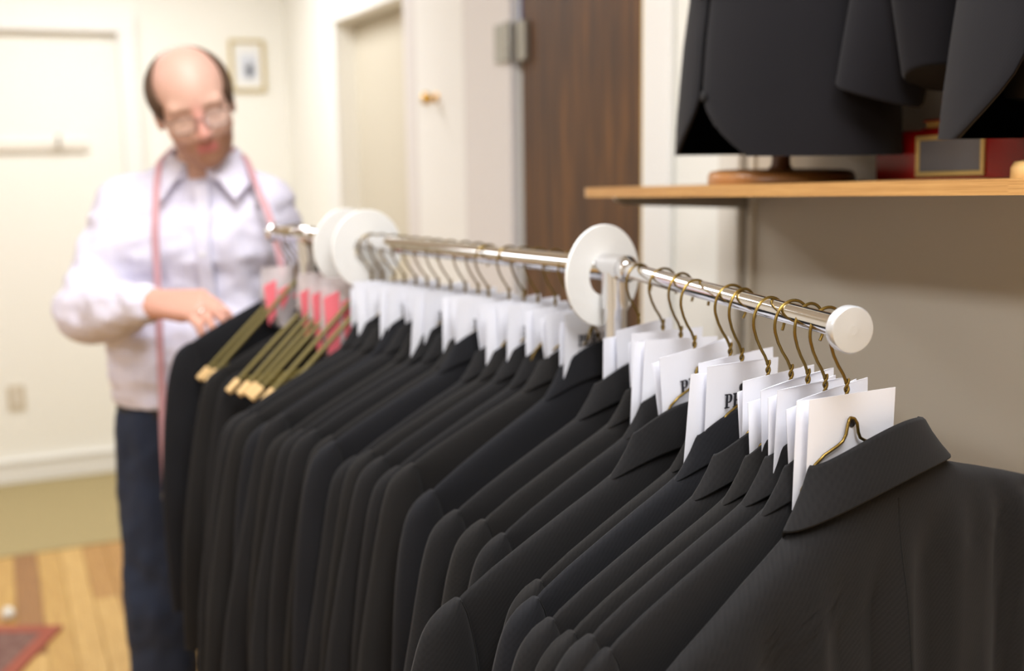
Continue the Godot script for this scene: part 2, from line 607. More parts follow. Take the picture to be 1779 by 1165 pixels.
	rbox(r, 1.338, 1.345, 1.692, 1.716, 3.655, 3.75, 0.002)
	obj("latch", r, M.panel_paint, dr)
	# hinge post, brown door
	struct("trim_6", rb(1.340, 1.37, 0.0, 2.08, 3.002, 3.35, 0.006), M.grey_paint)
	struct("trim_7", rb(1.352, 1.37, 0.0, 2.08, 2.18, 2.298, 0.004), M.white_paint)
	struct("trim_8", rb(1.350, 1.37, 2.08, 2.16, 2.18, 3.35, 0.004), M.white_paint)
	struct("trim_9", rb(1.34, 1.37, 0.0, 2.7, 1.905, 1.975, 0.003), M.panel_paint)
	dr = struct("door_3", rb(1.362, 1.40, 0.008, 2.07, 2.312, 2.966, 0.002), M.door_wood)
	r = MB.new()
	rbox(r, 1.358, 1.40, 0.008, 2.07, 2.303, 2.311, 0.001)
	obj("edge_strip", r, M.gilt, dr)
	r = MB.new()
	rbox(r, 1.372, 1.40, 1.885, 2.07, 2.972, 2.998, 0.001)
	obj("edge_seal", r, M.blue_edge, dr)
	for y in [1.832, 0.25]:
		r = MB.new()
		rbox(r, 1.330, 1.340, y - 0.053, y + 0.053, 3.012, 3.085, 0.002)
		rbox(r, 1.345, 1.362, y - 0.053, y + 0.053, 2.912, 2.985, 0.002)
		r.tube(PackedVector3Array([rp(1.336, y - 0.055, 3.0), rp(1.336, y + 0.055, 3.0)]), 0.011, 12)
		obj("hinge", r, M.steel, dr)
	# rug corner and a scrap of paper on the boards
	var rx := Transform3D(RB * Basis(Vector3.UP, deg_to_rad(-25.0)), rp(0.097, 0.0, 3.89))
	var rug := thing("rug", "faded reddish rug with a red border on the wood floor", "rug", rx)
	r = MB.new()
	r.box(Vector3(-0.8, 0.004, 0.5), Vector3(1.5, 0.008, 0.9), 0.003)
	obj("field", r, M.rug_field, rug)
	r = MB.new()
	for s in [0, 1]:
		r.box(Vector3(-0.8, 0.005, 0.025 + s * 0.95), Vector3(1.6, 0.01, 0.05), 0.003)
		r.box(Vector3(-0.025 - s * 1.55, 0.005, 0.5), Vector3(0.05, 0.01, 0.9), 0.003)
	obj("border", r, M.rug_border, rug)
	r = MB.new()
	var n := noise_of(3, 9.0, 2)
	var rings := []
	for i in 11:
		var ring := PackedVector3Array()
		for j in 16:
			var th := PI * (i + 0.3) / 10.6
			var ph := TAU * j / 16
			var p := Vector3(sin(th) * cos(ph), cos(th), sin(th) * sin(ph))
			ring.append(Vector3(0, 0.020, 0) + p * (0.021 + 0.006 * n.get_noise_3dv(p)))
		rings.append(ring)
	r.loft(rings)
	var ball := obj("paper_ball", r, M.crumple)
	ball.position = rp(-0.067, 0.0, 4.05)
	tag(ball, "crumpled white paper ball lying on the wood floor by the rug", "paper")

# ---------------------------------------------------------------- shelf, display forms, boxes
func shelf_wall() -> void:
	var tilt := RB * Basis(Vector3.RIGHT, deg_to_rad(-2.15))       # the shelf dips towards its free end
	var sh := thing("wall_shelf", "long plywood wall shelf with a rounded free end on a steel bracket", "shelf", Transform3D(tilt, rp(1.17, 1.470, 1.905)))
	var poly := PackedVector2Array([Vector2(0.195, 0.0)])
	for i in 9:
		var t := PI / 2 * i / 8.0
		poly.append(Vector2(-0.14 - 0.05 * sin(t), 0.05 - 0.05 * cos(t)))
	poly.append(Vector2(-0.19, 2.3)); poly.append(Vector2(0.195, 2.3))
	var m := MB.new()
	m.prism(poly, -0.017, 0.0)
	obj("board", m, M.shelf_wood, sh)
	m = MB.new()
	var br := PackedVector2Array([Vector2(0.19, -0.018), Vector2(0.19, -0.05), Vector2(-0.09, -0.034), Vector2(-0.11, -0.024), Vector2(-0.11, -0.018)])
	var lo := PackedVector3Array()
	var hi := PackedVector3Array()
	for p in br:
		lo.append(Vector3(p.x, p.y, 0.0)); hi.append(Vector3(p.x, p.y, 0.012))
	m.loft([lo, hi])
	obj("bracket", m, M.steel, sh)
	# slotted upright the bracket hooks into
	m = MB.new()
	m.box(Vector3(0, 0, 0), Vector3(0.012, 1.5, 0.018), 0.002)
	var up := obj("shelf_upright", m, M.tan_paint)
	up.transform = Transform3D(RB, rp(1.360, 1.35, 1.885))
	tag(up, "slim painted shelf upright running down the tan wall under the bracket", "shelf upright")
	display_form(rp(1.17, 1.481, 1.545), 0.0, "brown wooden display form on the shelf wearing the jacket beside the door", M.base_wood, "black display jacket with open cutaway front, on the shelf form nearest the door", 0.0)
	display_form(rp(1.17, 1.502, 0.92), 0.0, "display form with a pale wooden base on the shelf at the picture edge", M.base_wood_pale, "black display jacket on the pale based shelf form in front of the red box", 4.0)
	# red box with gilt framed plate, smaller box on it
	var b0 := rp(1.30, 1.489, 1.165)
	var bx := thing("presentation_box", "large dark red lacquered box with a gilt framed plate on the shelf", "box", Transform3D(tilt, b0))
	m = MB.new()
	m.box(Vector3(0.0, 0.04, 0.0), Vector3(0.11, 0.08, 0.49), 0.004)
	obj("body", m, M.red_lacquer, bx)
	m = MB.new()
	for s in [-1, 1]:
		m.box(Vector3(-0.056, 0.042 + s * 0.026, -0.09), Vector3(0.006, 0.007, 0.13), 0.001)
		m.box(Vector3(-0.056, 0.042, -0.09 + s * 0.0615), Vector3(0.006, 0.045, 0.007), 0.001)
	obj("gilt_frame", m, M.gilt, bx)
	m = MB.new()
	m.box(Vector3(-0.0555, 0.042, -0.09), Vector3(0.003, 0.045, 0.116), 0.001)
	obj("plate", m, M.label_card, bx)
	m = MB.new()
	m.box(Vector3(-0.056, 0.03, 0.05), Vector3(0.004, 0.05, 0.012), 0.001)
	obj("clasp", m, M.gilt, bx)
	var b2 := thing("book", "smaller red book with pale page edges lying on the red box", "book", Transform3D(tilt, b0 + tilt * Vector3(0.0, 0.0801, 0.0)))
	m = MB.new()
	m.box(Vector3(0, 0.001, 0), Vector3(0.10, 0.002, 0.30), 0.0005)
	m.box(Vector3(0, 0.0125, 0), Vector3(0.10, 0.002, 0.30), 0.0005)
	obj("cover", m, M.red_lacquer, b2)
	m = MB.new()
	m.box(Vector3(0.001, 0.0068, 0), Vector3(0.094, 0.009, 0.294), 0.0005)
	obj("pages", m, M.gilt, b2)
	var cl := MB.new()
	var rings := []
	for i in 6:
		var ring := PackedVector3Array()
		for j in 20:
			var an := TAU * j / 20
			var w: float = [0.6, 1.0, 1.04, 0.95, 0.7, 0.1][i]
			ring.append(Vector3(cos(an) * 0.042 * w, [0.0, 0.004, 0.014, 0.026, 0.034, 0.037][i], sin(an) * 0.11 * w))
		rings.append(ring)
	cl.loft(rings)
	var bc := obj("folded_cloth", cl, M.blue_cloth)
	bc.transform = Transform3D(tilt, b0 + tilt * Vector3(0.0, 0.0937, 0.0))
	tag(bc, "folded dark blue cloth on top of the red book on the shelf", "cloth")

func display_form(o: Vector3, turn: float, label: String, wood: Material, jlabel: String, jturn: float) -> void:
	var bs := Basis(Vector3.UP, deg_to_rad(-73.0 + jturn))
	var f := thing("display_form", label, "display form", Transform3D(bs, o - Vector3(0, 0.004, 0)), "display forms on the shelf")
	var m := MB.new()
	m.lathe_smooth(PackedVector2Array([Vector2(0.112, 0.0), Vector2(0.117, 0.006), Vector2(0.117, 0.018), Vector2(0.113, 0.025), Vector2(0.10, 0.0275), Vector2(0.02, 0.028)]), Vector3.ZERO, Basis(), 48)
	obj("base", m, wood, f)
	m = MB.new()
	m.lathe_smooth(PackedVector2Array([Vector2(0.022, 0.027), Vector2(0.015, 0.036), Vector2(0.014, 0.06), Vector2(0.015, 0.14)]), Vector3.ZERO, Basis(), 20)
	obj("post", m, M.post_wood, f)
	m = MB.new()
	var rings := []
	for e in [[0.09, 0.10, 0.06], [0.10, 0.155, 0.095], [0.2, 0.17, 0.105], [0.34, 0.15, 0.095], [0.5, 0.17, 0.105], [0.64, 0.17, 0.09], [0.70, 0.14, 0.07], [0.735, 0.07, 0.055], [0.80, 0.058, 0.055], [0.83, 0.05, 0.05]]:
		var ring := PackedVector3Array()
		for j in 32:
			var an := TAU * j / 32
			ring.append(Vector3(cos(an) * e[1], e[0], sin(an) * e[2]))
		rings.append(ring)
	m.loft(rings)
	obj("bust", m, M.lining, f)
	# the jacket on it: open shell with a cutaway front
	var j := thing("display_jacket", jlabel, "jacket", Transform3D(bs, o + Vector3(0, 0.048, 0)), "black jackets on the display forms")
	var rows := [[0.0, 0.245, 0.150], [0.05, 0.241, 0.148], [0.11, 0.234, 0.145], [0.18, 0.225, 0.140], [0.25, 0.212, 0.132], [0.33, 0.203, 0.126], [0.42, 0.212, 0.128], [0.50, 0.222, 0.130], [0.56, 0.222, 0.122], [0.61, 0.215, 0.105], [0.645, 0.18, 0.085], [0.668, 0.13, 0.07], [0.68, 0.09, 0.06]]
	m = MB.new()
	rings = []
	var fine := []
	for i in rows.size() - 1:
		for t in 3:
			var u := t / 3.0
			fine.append([lerpf(rows[i][0], rows[i + 1][0], u), lerpf(rows[i][1], rows[i + 1][1], u), lerpf(rows[i][2], rows[i + 1][2], u)])
	fine.append(rows[rows.size() - 1])
	for e in fine:
		var y: float = e[0]
		var open := 0.03
		if y < 0.10: open += 0.50 * pow((0.10 - y) / 0.10, 1.7)
		if y > 0.33: open += 0.75 * pow((y - 0.33) / 0.35, 1.0)
		var outer := PackedVector3Array()
		var inner := PackedVector3Array()
		for k in 57:
			var an := lerpf(open, TAU - open, k / 56.0)
			# the front edge hangs straight: flatten the front a little
			var wob := 1.0 + 0.012 * sin(an * 5.0 + 1.0) * (1.0 - y / 0.7) * (1.0 if absf(an - PI) < 2.4 else 0.0)
			var p := Vector3(sin(an) * e[1] * wob, y, cos(an) * e[2] * wob)
			outer.append(p)
			inner.append(Vector3(p.x * 0.975, y, p.z * 0.965))
		inner.reverse()
		outer.append_array(inner)
		rings.append(outer)
	m.loft(rings, true, true, true)
	obj("body", m, M.wool_display, j)
	for s in [-1, 1]:
		m = MB.new()
		rings = []
		for e in [[0.655, 0.195, 0.01, 0.03, 0.03], [0.645, 0.215, 0.01, 0.045, 0.055], [0.60, 0.238, 0.01, 0.055, 0.068], [0.50, 0.256, 0.012, 0.058, 0.072], [0.36, 0.268, 0.018, 0.055, 0.068], [0.22, 0.268, 0.035, 0.050, 0.065], [0.085, 0.262, 0.055, 0.048, 0.064], [0.08, 0.262, 0.055, 0.044, 0.060]]:
			var ring := PackedVector3Array()
			for k in 28:
				var an := TAU * k / 28
				ring.append(Vector3(s * e[1] * (1.0 if s > 0 else (1.06 if jturn > 0.0 else 0.9)) + cos(an) * e[3], e[0] - cos(an) * s * 0.012 + 0.01 * sin(an), e[2] * (1.0 if s > 0 else -1.2) - (0.055 if s > 0 else 0.0) + (0.075 if s < 0 and jturn > 0.0 else 0.0) + sin(an) * e[4]))
			rings.append(ring)
		m.loft(rings)
		obj("sleeve", m, M.wool_display, j)
		m = MB.new()
		for k in 3:
			m.lathe_smooth(PackedVector2Array([Vector2(0.003, 0.0), Vector2(0.007, 0.001), Vector2(0.007, 0.003), Vector2(0.004, 0.004)]), Vector3(s * 0.292, 0.13 + 0.02 * k, -0.005), Basis(Vector3.BACK, -s * PI / 2), 12)
		obj("cuff_buttons", m, M.seam_thread, j)
		m = MB.new()
		var g := []
		for i in 9:
			var t := i / 8.0
			var y := lerpf(0.66, 0.24, t)
			var wd := 0.075 * sin(PI * clampf(t * 0.85 + 0.15, 0.0, 1.0)) + 0.004
			var x0: float = s * lerpf(0.085, 0.012, t)
			var zz := lerpf(0.055, 0.138, pow(t, 0.55))
			g.append(PackedVector3Array([Vector3(x0, y, zz + 0.004), Vector3(x0 + s * wd, y + 0.02, zz - wd * 0.25 + 0.006), Vector3(x0 + s * wd, y + 0.02, zz - wd * 0.25 + 0.002), Vector3(x0, y, zz)]))
		m.loft(g)
		obj("lapel", m, M.wool_display, j)
	m = MB.new()
	m.lathe_smooth(PackedVector2Array([Vector2(0.004, 0.0), Vector2(0.008, 0.001), Vector2(0.008, 0.004), Vector2(0.005, 0.005)]), Vector3(0.016, 0.092, 0.146), Basis(Vector3.RIGHT, PI / 2), 16)
	obj("button", m, M.gap_dark, j)
	m = MB.new()
	rings = []
	for i in 25:
		var an := lerpf(-2.2, 2.2, i / 24.0)
		var yy := 0.70 - 0.03 * absf(sin(an / 2.0)) * 2.0
		var ctr := Vector3(sin(an), 0, -cos(an))
		rings.append(PackedVector3Array([Vector3(ctr.x * 0.07, yy - 0.03, ctr.z * 0.058), Vector3(ctr.x * 0.075, yy, ctr.z * 0.062), Vector3(ctr.x * 0.082, yy, ctr.z * 0.068), Vector3(ctr.x * 0.11, yy - 0.05, ctr.z * 0.085), Vector3(ctr.x * 0.10, yy - 0.05, ctr.z * 0.078)]))
	m.loft(rings)
	obj("collar", m, M.wool_display, j)

# ---------------------------------------------------------------- rail
const RAIL_Y := 1.383
const NEAR_END := Vector3(0.301, RAIL_Y, -1.025)
const JOINT := Vector3(0.150, RAIL_Y, -1.556)
const FAR_END := Vector3(-0.473, RAIL_Y, -2.318)
const MAIN_R := 0.0140
const ARM_R := 0.0105

# rail point whose distance along the jackets' facing direction is w
var DIR := Vector3(cos(deg_to_rad(54.0)), 0, sin(deg_to_rad(54.0)))
func rail_at(w: float) -> Vector3:
	var wn := NEAR_END.dot(DIR)
	var wj := JOINT.dot(DIR)
	var wf := FAR_END.dot(DIR)
	if w > wj: return JOINT.lerp(NEAR_END, (w - wj) / (wn - wj))
	return JOINT.lerp(FAR_END, (w - wj) / (wf - wj))

func along(d: Vector3) -> Basis:       # basis whose y axis is d
	var x := d.cross(Vector3.UP).normalized()
	return Basis(x, d, x.cross(d))

func rack() -> void:
	var main := (FAR_END - JOINT).normalized()
	var arm := (NEAR_END - JOINT).normalized()
	var rk := thing("garment_rack", "chrome tubular garment rack with a round end cap, carrying the black jackets", "garment rack", Transform3D(Basis(), Vector3(JOINT.x, 0, JOINT.z)))
	var o := rk.position
	var m := MB.new()
	m.lathe_smooth(PackedVector2Array([Vector2(MAIN_R, 0.0), Vector2(MAIN_R, (FAR_END - JOINT).length())]), JOINT - o, along(main), 32)
	obj("rail", m, M.chrome, rk)
	m = MB.new()
	m.lathe_smooth(PackedVector2Array([Vector2(ARM_R, 0.0), Vector2(ARM_R, (NEAR_END - JOINT).length())]), JOINT - o, along(arm), 32)
	obj("arm", m, M.chrome, rk)
	# collar where the arm slides out of the fitting
	m = MB.new()
	m.lathe_smooth(PackedVector2Array([Vector2(0.011, 0.0), Vector2(0.0165, 0.002), Vector2(0.0165, 0.010), Vector2(0.0145, 0.012), Vector2(0.0145, 0.018), Vector2(0.012, 0.021)]), JOINT + arm * 0.012 - o, along(arm), 32)
	obj("collar", m, M.chrome, rk)
	m = MB.new()
	m.lathe_smooth(PackedVector2Array([Vector2(0.010, -0.018), Vector2(0.0175, -0.014), Vector2(0.0185, -0.008), Vector2(0.0185, 0.062), Vector2(0.0175, 0.066), Vector2(0.0145, 0.067)]), JOINT - o, along(main), 32)
	m.lathe_smooth(PackedVector2Array([Vector2(0.0185, -0.055), Vector2(0.0185, 0.0)]), JOINT + main * 0.012 - o, Basis(), 32)
	obj("tee_fitting", m, M.chrome, rk)
	# uprights
	var fpost := rail_at(-2.031)
	for e in [JOINT + main * 0.012, fpost]:
		m = MB.new()
		m.lathe_smooth(PackedVector2Array([Vector2(0.0155, 0.06), Vector2(0.0155, RAIL_Y - 0.005)]), Vector3(e.x, 0, e.z) - o, Basis(), 28)
		obj("upright", m, M.chrome, rk)
	m = MB.new()
	m.lathe_smooth(PackedVector2Array([Vector2(0.0145, -0.022), Vector2(0.0185, -0.02), Vector2(0.0185, 0.02), Vector2(0.0145, 0.022)]), fpost - o, along(main), 28)
	m.lathe_smooth(PackedVector2Array([Vector2(0.0185, -0.05), Vector2(0.0185, 0.0)]), fpost - o, Basis(), 28)
	obj("tee_fitting", m, M.chrome, rk)
	# feet: a long bar under each post and casters
	for e in [JOINT + main * 0.012, fpost]:
		m = MB.new()
		var c := Vector3(e.x, 0.075, e.z) - o
		var side := main.cross(Vector3.UP)
		m.tube(PackedVector3Array([c - side * 0.28, c + side * 0.28]), 0.014, 16)
		obj("foot", m, M.chrome, rk)
		for s in [-1, 1]:
			m = MB.new()
			m.lathe_smooth(PackedVector2Array([Vector2(0.012, -0.012), Vector2(0.028, -0.011), Vector2(0.030, 0.0), Vector2(0.028, 0.011), Vector2(0.012, 0.012)]), c + side * s * 0.25 - Vector3(0, 0.045, 0), along(main), 20)
			obj("caster", m, M.seam_thread, rk)
	# end caps
	m = MB.new()
	m.lathe_smooth(PackedVector2Array([Vector2(0.0115, -0.004), Vector2(0.0195, -0.001), Vector2(0.0215, 0.002), Vector2(0.0218, 0.010), Vector2(0.0205, 0.0125)]), NEAR_END - o, along(arm), 40)
	m.lathe_smooth(PackedVector2Array([Vector2(0.0205, 0.0125), Vector2(0.019, 0.0128), Vector2(0.010, 0.0132), Vector2(0.004, 0.0138)]), NEAR_END - o, along(arm), 40)
	obj("end_cap", m, M.cap_chrome, rk)
	m = MB.new()
	m.lathe_smooth(PackedVector2Array([Vector2(0.010, 0.0), Vector2(0.0165, 0.003), Vector2(0.019, 0.009), Vector2(0.017, 0.017), Vector2(0.009, 0.021)]), FAR_END - o, along(main), 28)
	obj("end_cap", m, M.chrome, rk)
	# white size dividers
	var lab := ["white plastic ring divider on the rail beside the chrome post", "front one of the two white ring dividers at the far part of the rail", "white ring divider second of the far pair, next to the fitter"]
	var spots := [-1.207, -1.812, -1.882]
	for i in 3:
		var c := rail_at(spots[i]) - Vector3(0, 0.0125, 0)
		m = MB.new()
		var b := along(main)
		b = Basis(Vector3.UP, deg_to_rad([1.0, -3.0, 2.0][i])) * b
		var rings := []
		for k in 73:
			var an := deg_to_rad(lerpf(2.0, 358.0, k / 72.0)) + deg_to_rad(-36.0)
			var dv: Vector3 = b.x * cos(an) + b.z * sin(an)
			var ring := PackedVector3Array()
			for q in [[0.0270, 0.0012], [0.0280, 0.002], [0.0695, 0.002], [0.0705, 0.0012], [0.0705, -0.0012], [0.0695, -0.002], [0.0280, -0.002], [0.0270, -0.0012]]:
				ring.append(dv * q[0] + b.y * q[1])
			rings.append(ring)
		m.loft(rings, true, true, true)
		var r := obj("rail_divider", m, M.ring_plastic)
		r.position = c
		tag(r, lab[i], "divider", "white ring dividers on the rail")

# ---------------------------------------------------------------- jackets, hangers, cards
func shoulder(y: float) -> float:      # half width of the body at depth y (negative) under the collar top
	var T := [[-0.036, 0.05], [-0.046, 0.070], [-0.056, 0.086], [-0.064, 0.100], [-0.075, 0.124], [-0.09, 0.162], [-0.11, 0.210], [-0.13, 0.256], [-0.145, 0.286], [-0.153, 0.298], [-0.165, 0.304], [-0.20, 0.296], [-0.26, 0.280], [-0.36, 0.264], [-0.50, 0.258], [-0.62, 0.266], [-0.75, 0.280]]
	for i in T.size() - 1:
		if y <= T[i][0] and y >= T[i + 1][0]:
			return lerpf(T[i][1], T[i + 1][1], (y - T[i][0]) / (T[i + 1][0] - T[i][0]))
	return T[0][1] if y > -0.036 else T[T.size() - 1][1]

func table(T: Array, y: float, k: int) -> float:
	for i in T.size() - 1:
		if y <= T[i][0] and y >= T[i + 1][0]:
			return lerpf(T[i][k], T[i + 1][k], (y - T[i][0]) / (T[i + 1][0] - T[i][0]))
	return T[0][k] if y > T[0][0] else T[T.size() - 1][k]

func jacket_z(x: float, y: float, back: float, sd: int, fold: float) -> float:   # half thickness of the body at x, y (back side)
	var hw := shoulder(y)
	var t := clampf(1.0 - pow(absf(x) / hw, 2.4), 0.0, 1.0)
	return back * sqrt(t) * smoothstep(-0.02, -0.055, y) + fold_z(x, y, sd, fold) * sqrt(t)

func fold_z(x: float, y: float, sd: int, fold: float) -> float:
	if fold == 0.0: return 0.0
	if fold > 0.008:
		return fold * smoothstep(-0.075, -0.17, y) * (0.9 * maxf(0.0, sin(x * 62.0 + sd + y * 2.0)) + 0.5 * sin(x * 97.0 - y * 4.0)) - fold * 0.6 * smoothstep(-0.075, -0.17, y)
	var g := smoothstep(-0.11, -0.30, y)
	return fold * g * (sin(x * 42.0 + sd) * 0.6 + sin(x * 71.0 + sd * 2.3 + y * 3.0) * 0.4) + fold * 0.5 * smoothstep(-0.1, -0.2, y) * sin(x * 25.0 + y * 22.0 + sd)

const LEN := 0.75
func make_jacket(sd: int, cloth: Material, back: float, front: float, fold: float, flare: float, detail: int) -> Node3D:
	var t := Node3D.new()
	var up := Vector3(0, LEN, 0)
	var ys := [-0.036, -0.042, -0.047, -0.052, -0.058, -0.064, -0.072, -0.08, -0.09, -0.10, -0.11, -0.12, -0.13, -0.138, -0.145, -0.149, -0.153, -0.158, -0.165, -0.175, -0.19, -0.215, -0.24, -0.27, -0.30, -0.34, -0.38, -0.42, -0.46, -0.50, -0.55, -0.60, -0.65, -0.70, -0.745, -0.75]
	var m := MB.new()
	var n := 32 * detail
	var rings := []
	for y in ys:
		var hw := shoulder(y) * (1.0 + flare * smoothstep(-0.3, -0.75, y))
		var ring := PackedVector3Array()
		for j in n:
			var an := TAU * j / n
			var cx := cos(an)
			var x := hw * (absf(cx) ** 0.85) * signf(cx)
			var side := signf(sin(an))
			var tt := sqrt(clampf(1.0 - pow(absf(x) / hw, 2.4), 0.0, 1.0))
			var z: float = (back if side >= 0 else -front) * tt * smoothstep(-0.02, -0.055, y) + fold_z(x, y, sd, fold) * tt
			ring.append(up + Vector3(x, y, z))
		rings.append(ring)
	m.loft(rings, true, true, true)
	obj("body", m, cloth, t)
	# sleeves: rows of [y, centre, half width, half thickness, forward]
	var S := [[-0.149, 0.2935, 0.0025, 0.0045], [-0.152, 0.2972, 0.0078, 0.0062], [-0.156, 0.3006, 0.0134, 0.0084], [-0.162, 0.3032, 0.0188, 0.0102], [-0.171, 0.3059, 0.0242, 0.0123], [-0.185, 0.3073, 0.0297, 0.0137], [-0.210, 0.3083, 0.0367, 0.0160], [-0.250, 0.3100, 0.0440, 0.0174], [-0.310, 0.3135, 0.0515, 0.0195], [-0.390, 0.3210, 0.0560, 0.0195], [-0.470, 0.3265, 0.0585, 0.0195], [-0.560, 0.3318, 0.0562, 0.0185], [-0.660, 0.3350, 0.0510, 0.0174], [-0.700, 0.3360, 0.0480, 0.0170]]
	for s in [-1, 1]:
		m = MB.new()
		rings = []
		var ph: float = sd * 1.7 + s
		for i in 40:
			var u := i / 39.0
			var y := lerpf(-0.149, -0.70, pow(u, 1.8))
			var c := table(S, y, 1) + flare * 0.6 * smoothstep(-0.2, -0.7, y)
			var hw := table(S, y, 2)
			var ht := table(S, y, 3)
			var g := smoothstep(-0.2, -0.45, y)
			var fw := 0.004 * sin(y * 9.0 + ph) * g
			var ring := PackedVector3Array()
			for j in 14 * detail:
				var an := TAU * j / (14.0 * detail)
				var wr := 1.0 + 0.10 * g * sin(y * 38.0 + an * 2.0 + ph)
				ring.append(up + Vector3(s * (c + cos(an) * hw), y, fw + sin(an) * ht * wr))
			rings.append(ring)
		m.loft(rings, true, true, true)
		var sl := obj("sleeve", m, cloth, t)
		# armhole seam on the back
		m = MB.new()
		var path := PackedVector3Array()
		for i in 16:
			var y := lerpf(-0.151, -0.31, i / 15.0)
			var x := lerpf(0.292, 0.266, pow(i / 15.0, 0.6))
			var c := table(S, y, 1)
			var hw := table(S, y, 2)
			var q := clampf((x - c) / hw, -1.0, 1.0)
			var z0: float = table(S, y, 3) * sqrt(1.0 - q * q)
			var z1: float = back * sqrt(clampf(1.0 - pow(x / shoulder(y), 2.4), 0.0, 1.0)) + fold_z(s * x, y, sd, fold)
			path.append(up + Vector3(s * x, y, maxf(z0, z1) - 0.0001))
		m.tube(path, 0.0008, 5)
		obj("armhole_seam", m, M.seam_thread, sl)
	# collar: stand inside, fall outside
	m = MB.new()
	rings = []
	for i in 49:
		var an := lerpf(-2.35, 2.35, i / 48.0)
		var sx := sin(an)
		var cz := cos(an)
		var drop := (0.017 if detail > 1 else 0.026) * sx * sx + (0.075 * pow(clampf(-cz, 0.0, 1.0), 1.2))
		var wv := 0.0010 * sin(an * 3.0 + sd)
		var fz := (back if cz > 0.0 else front * 0.8) / 0.0155
		var P := func(rx: float, rz: float, yy: float) -> Vector3:
			return up + Vector3(sx * rx, -drop + yy, cz * rz * fz + wv)
		rings.append(PackedVector3Array([
			P.call(0.066, 0.0090, -0.034), P.call(0.068, 0.0105, -0.012), P.call(0.0705, 0.0118, -0.002), P.call(0.0735, 0.0132, 0.0),
			P.call(0.0765, 0.0146, -0.003), P.call(0.084, 0.0164, -0.015), P.call(0.0955, 0.0182, -0.029), P.call(0.1095, 0.0196, -0.0435), P.call(0.1105, 0.0190, -0.0455), P.call(0.1085, 0.0176, -0.0450),
			P.call(0.092, 0.0160, -0.030), P.call(0.079, 0.0135, -0.016)]))
	m.loft(rings, true, true, true)
	obj("collar", m, cloth, t)
	# lapels on the front
	for s in [-1, 1]:
		m = MB.new()
		var g := []
		for i in 11:
			var u := i / 10.0
			var y := lerpf(-0.115, -0.40, u)
			var x0: float = s * lerpf(0.055, 0.008, u)
			var wd := 0.066 * sin(PI * clampf(u * 0.8 + 0.2, 0.0, 1.0)) + 0.003
			var z := -front - 0.001
			g.append(PackedVector3Array([up + Vector3(x0, y, z), up + Vector3(x0 + s * wd, y + 0.015, z + 0.001), up + Vector3(x0 + s * wd, y + 0.015, z - 0.0015), up + Vector3(x0, y, z - 0.003)]))
		m.loft(g)
		obj("lapel", m, cloth, t)
	if detail > 1:
		m = MB.new()
		var path := PackedVector3Array()
		for i in 30:
			var y := lerpf(-0.062, -0.72, i / 29.0)
			path.append(up + Vector3(0, y, back * smoothstep(-0.02, -0.055, y) + fold_z(0, y, sd, fold)))
		m.tube(path, 0.0007, 5)
		obj("back_seam", m, M.seam_thread, t)
	return t

# wire hanger: origin at the rail's centre
func make_hanger(rr: float, sd: int, empty: bool) -> Node3D:
	var t := Node3D.new()
	var m := MB.new()
	var w := 0.0016
	var R := 0.0235
	var cy := rr + w - R
	var tip: float = [-32.0, -20.0, -40.0, -26.0][sd % 4]
	var path := PackedVector3Array()
	for i in 25:
		var an := deg_to_rad(lerpf(tip, 205.0, i / 24.0))
		path.append(Vector3(cos(an) * R, cy + sin(an) * R, 0))
	path.append(Vector3(-0.0185, cy - 0.017, 0))
	path.append(Vector3(-0.0125, cy - 0.027, 0))
	path.append(Vector3(-0.0055, cy - 0.036, 0))
	path.append(Vector3(-0.0012, cy - 0.044, 0))
	m.tube(path, w, 7)
	obj("hook", m, M.brass_wire, t)
	# twisted neck: the two ends of the wire wound round each other
	m = MB.new()
	for s in [-1, 1]:
		var h := PackedVector3Array()
		for i in 31:
			var u := i / 30.0
			var an := u * TAU * 2.5 + (PI if s > 0 else 0.0)
			h.append(Vector3(cos(an) * 0.0015, lerpf(cy - 0.041, -0.092, u), sin(an) * 0.0015))
		m.tube(h, 0.0014, 6)
	obj("twisted_neck", m, M.brass_wire, t)
	for s in [-1, 1]:
		m = MB.new()
		if empty:
			m.tube(PackedVector3Array([Vector3(0, -0.090, 0.002), Vector3(s * 0.02, -0.108, 0.002), Vector3(s * 0.19, -0.258, 0.0)]), 0.0045, 8)
			var sh := obj("rod", m, M.olive_rod, t)
			m = MB.new()
			m.tube(PackedVector3Array([Vector3(s * 0.178, -0.2475, 0), Vector3(s * 0.199, -0.266, 0)]), 0.0068, 10)
			obj("tip", m, M.rod_tip, sh)
		else:
			m.tube(PackedVector3Array([Vector3(0, -0.0885, 0.006), Vector3(s * 0.0035, -0.0895, 0.0075), Vector3(s * 0.006, -0.0935, 0.0085), Vector3(s * 0.008, -0.103, 0.0085), Vector3(s * 0.0115, -0.109, 0.008), Vector3(s * 0.018, -0.1125, 0.008), Vector3(s * 0.034, -0.119, 0.0075), Vector3(s * 0.044, -0.127, 0.006), Vector3(s * 0.056, -0.150, 0.002), Vector3(s * 0.062, -0.19, 0.0), Vector3(s * 0.15, -0.272, 0.0)]), w, 7)
			obj("shoulder_wire", m, M.brass_wire, t)
	m = MB.new()
	var yb := -0.246 if empty else -0.274
	m.tube(PackedVector3Array([Vector3(-0.165, yb, 0), Vector3(0.165, yb, 0)]), 0.004 if empty else w, 6)
	obj("lower_bar", m, M.olive_rod if empty else M.brass_wire, t)
	return t

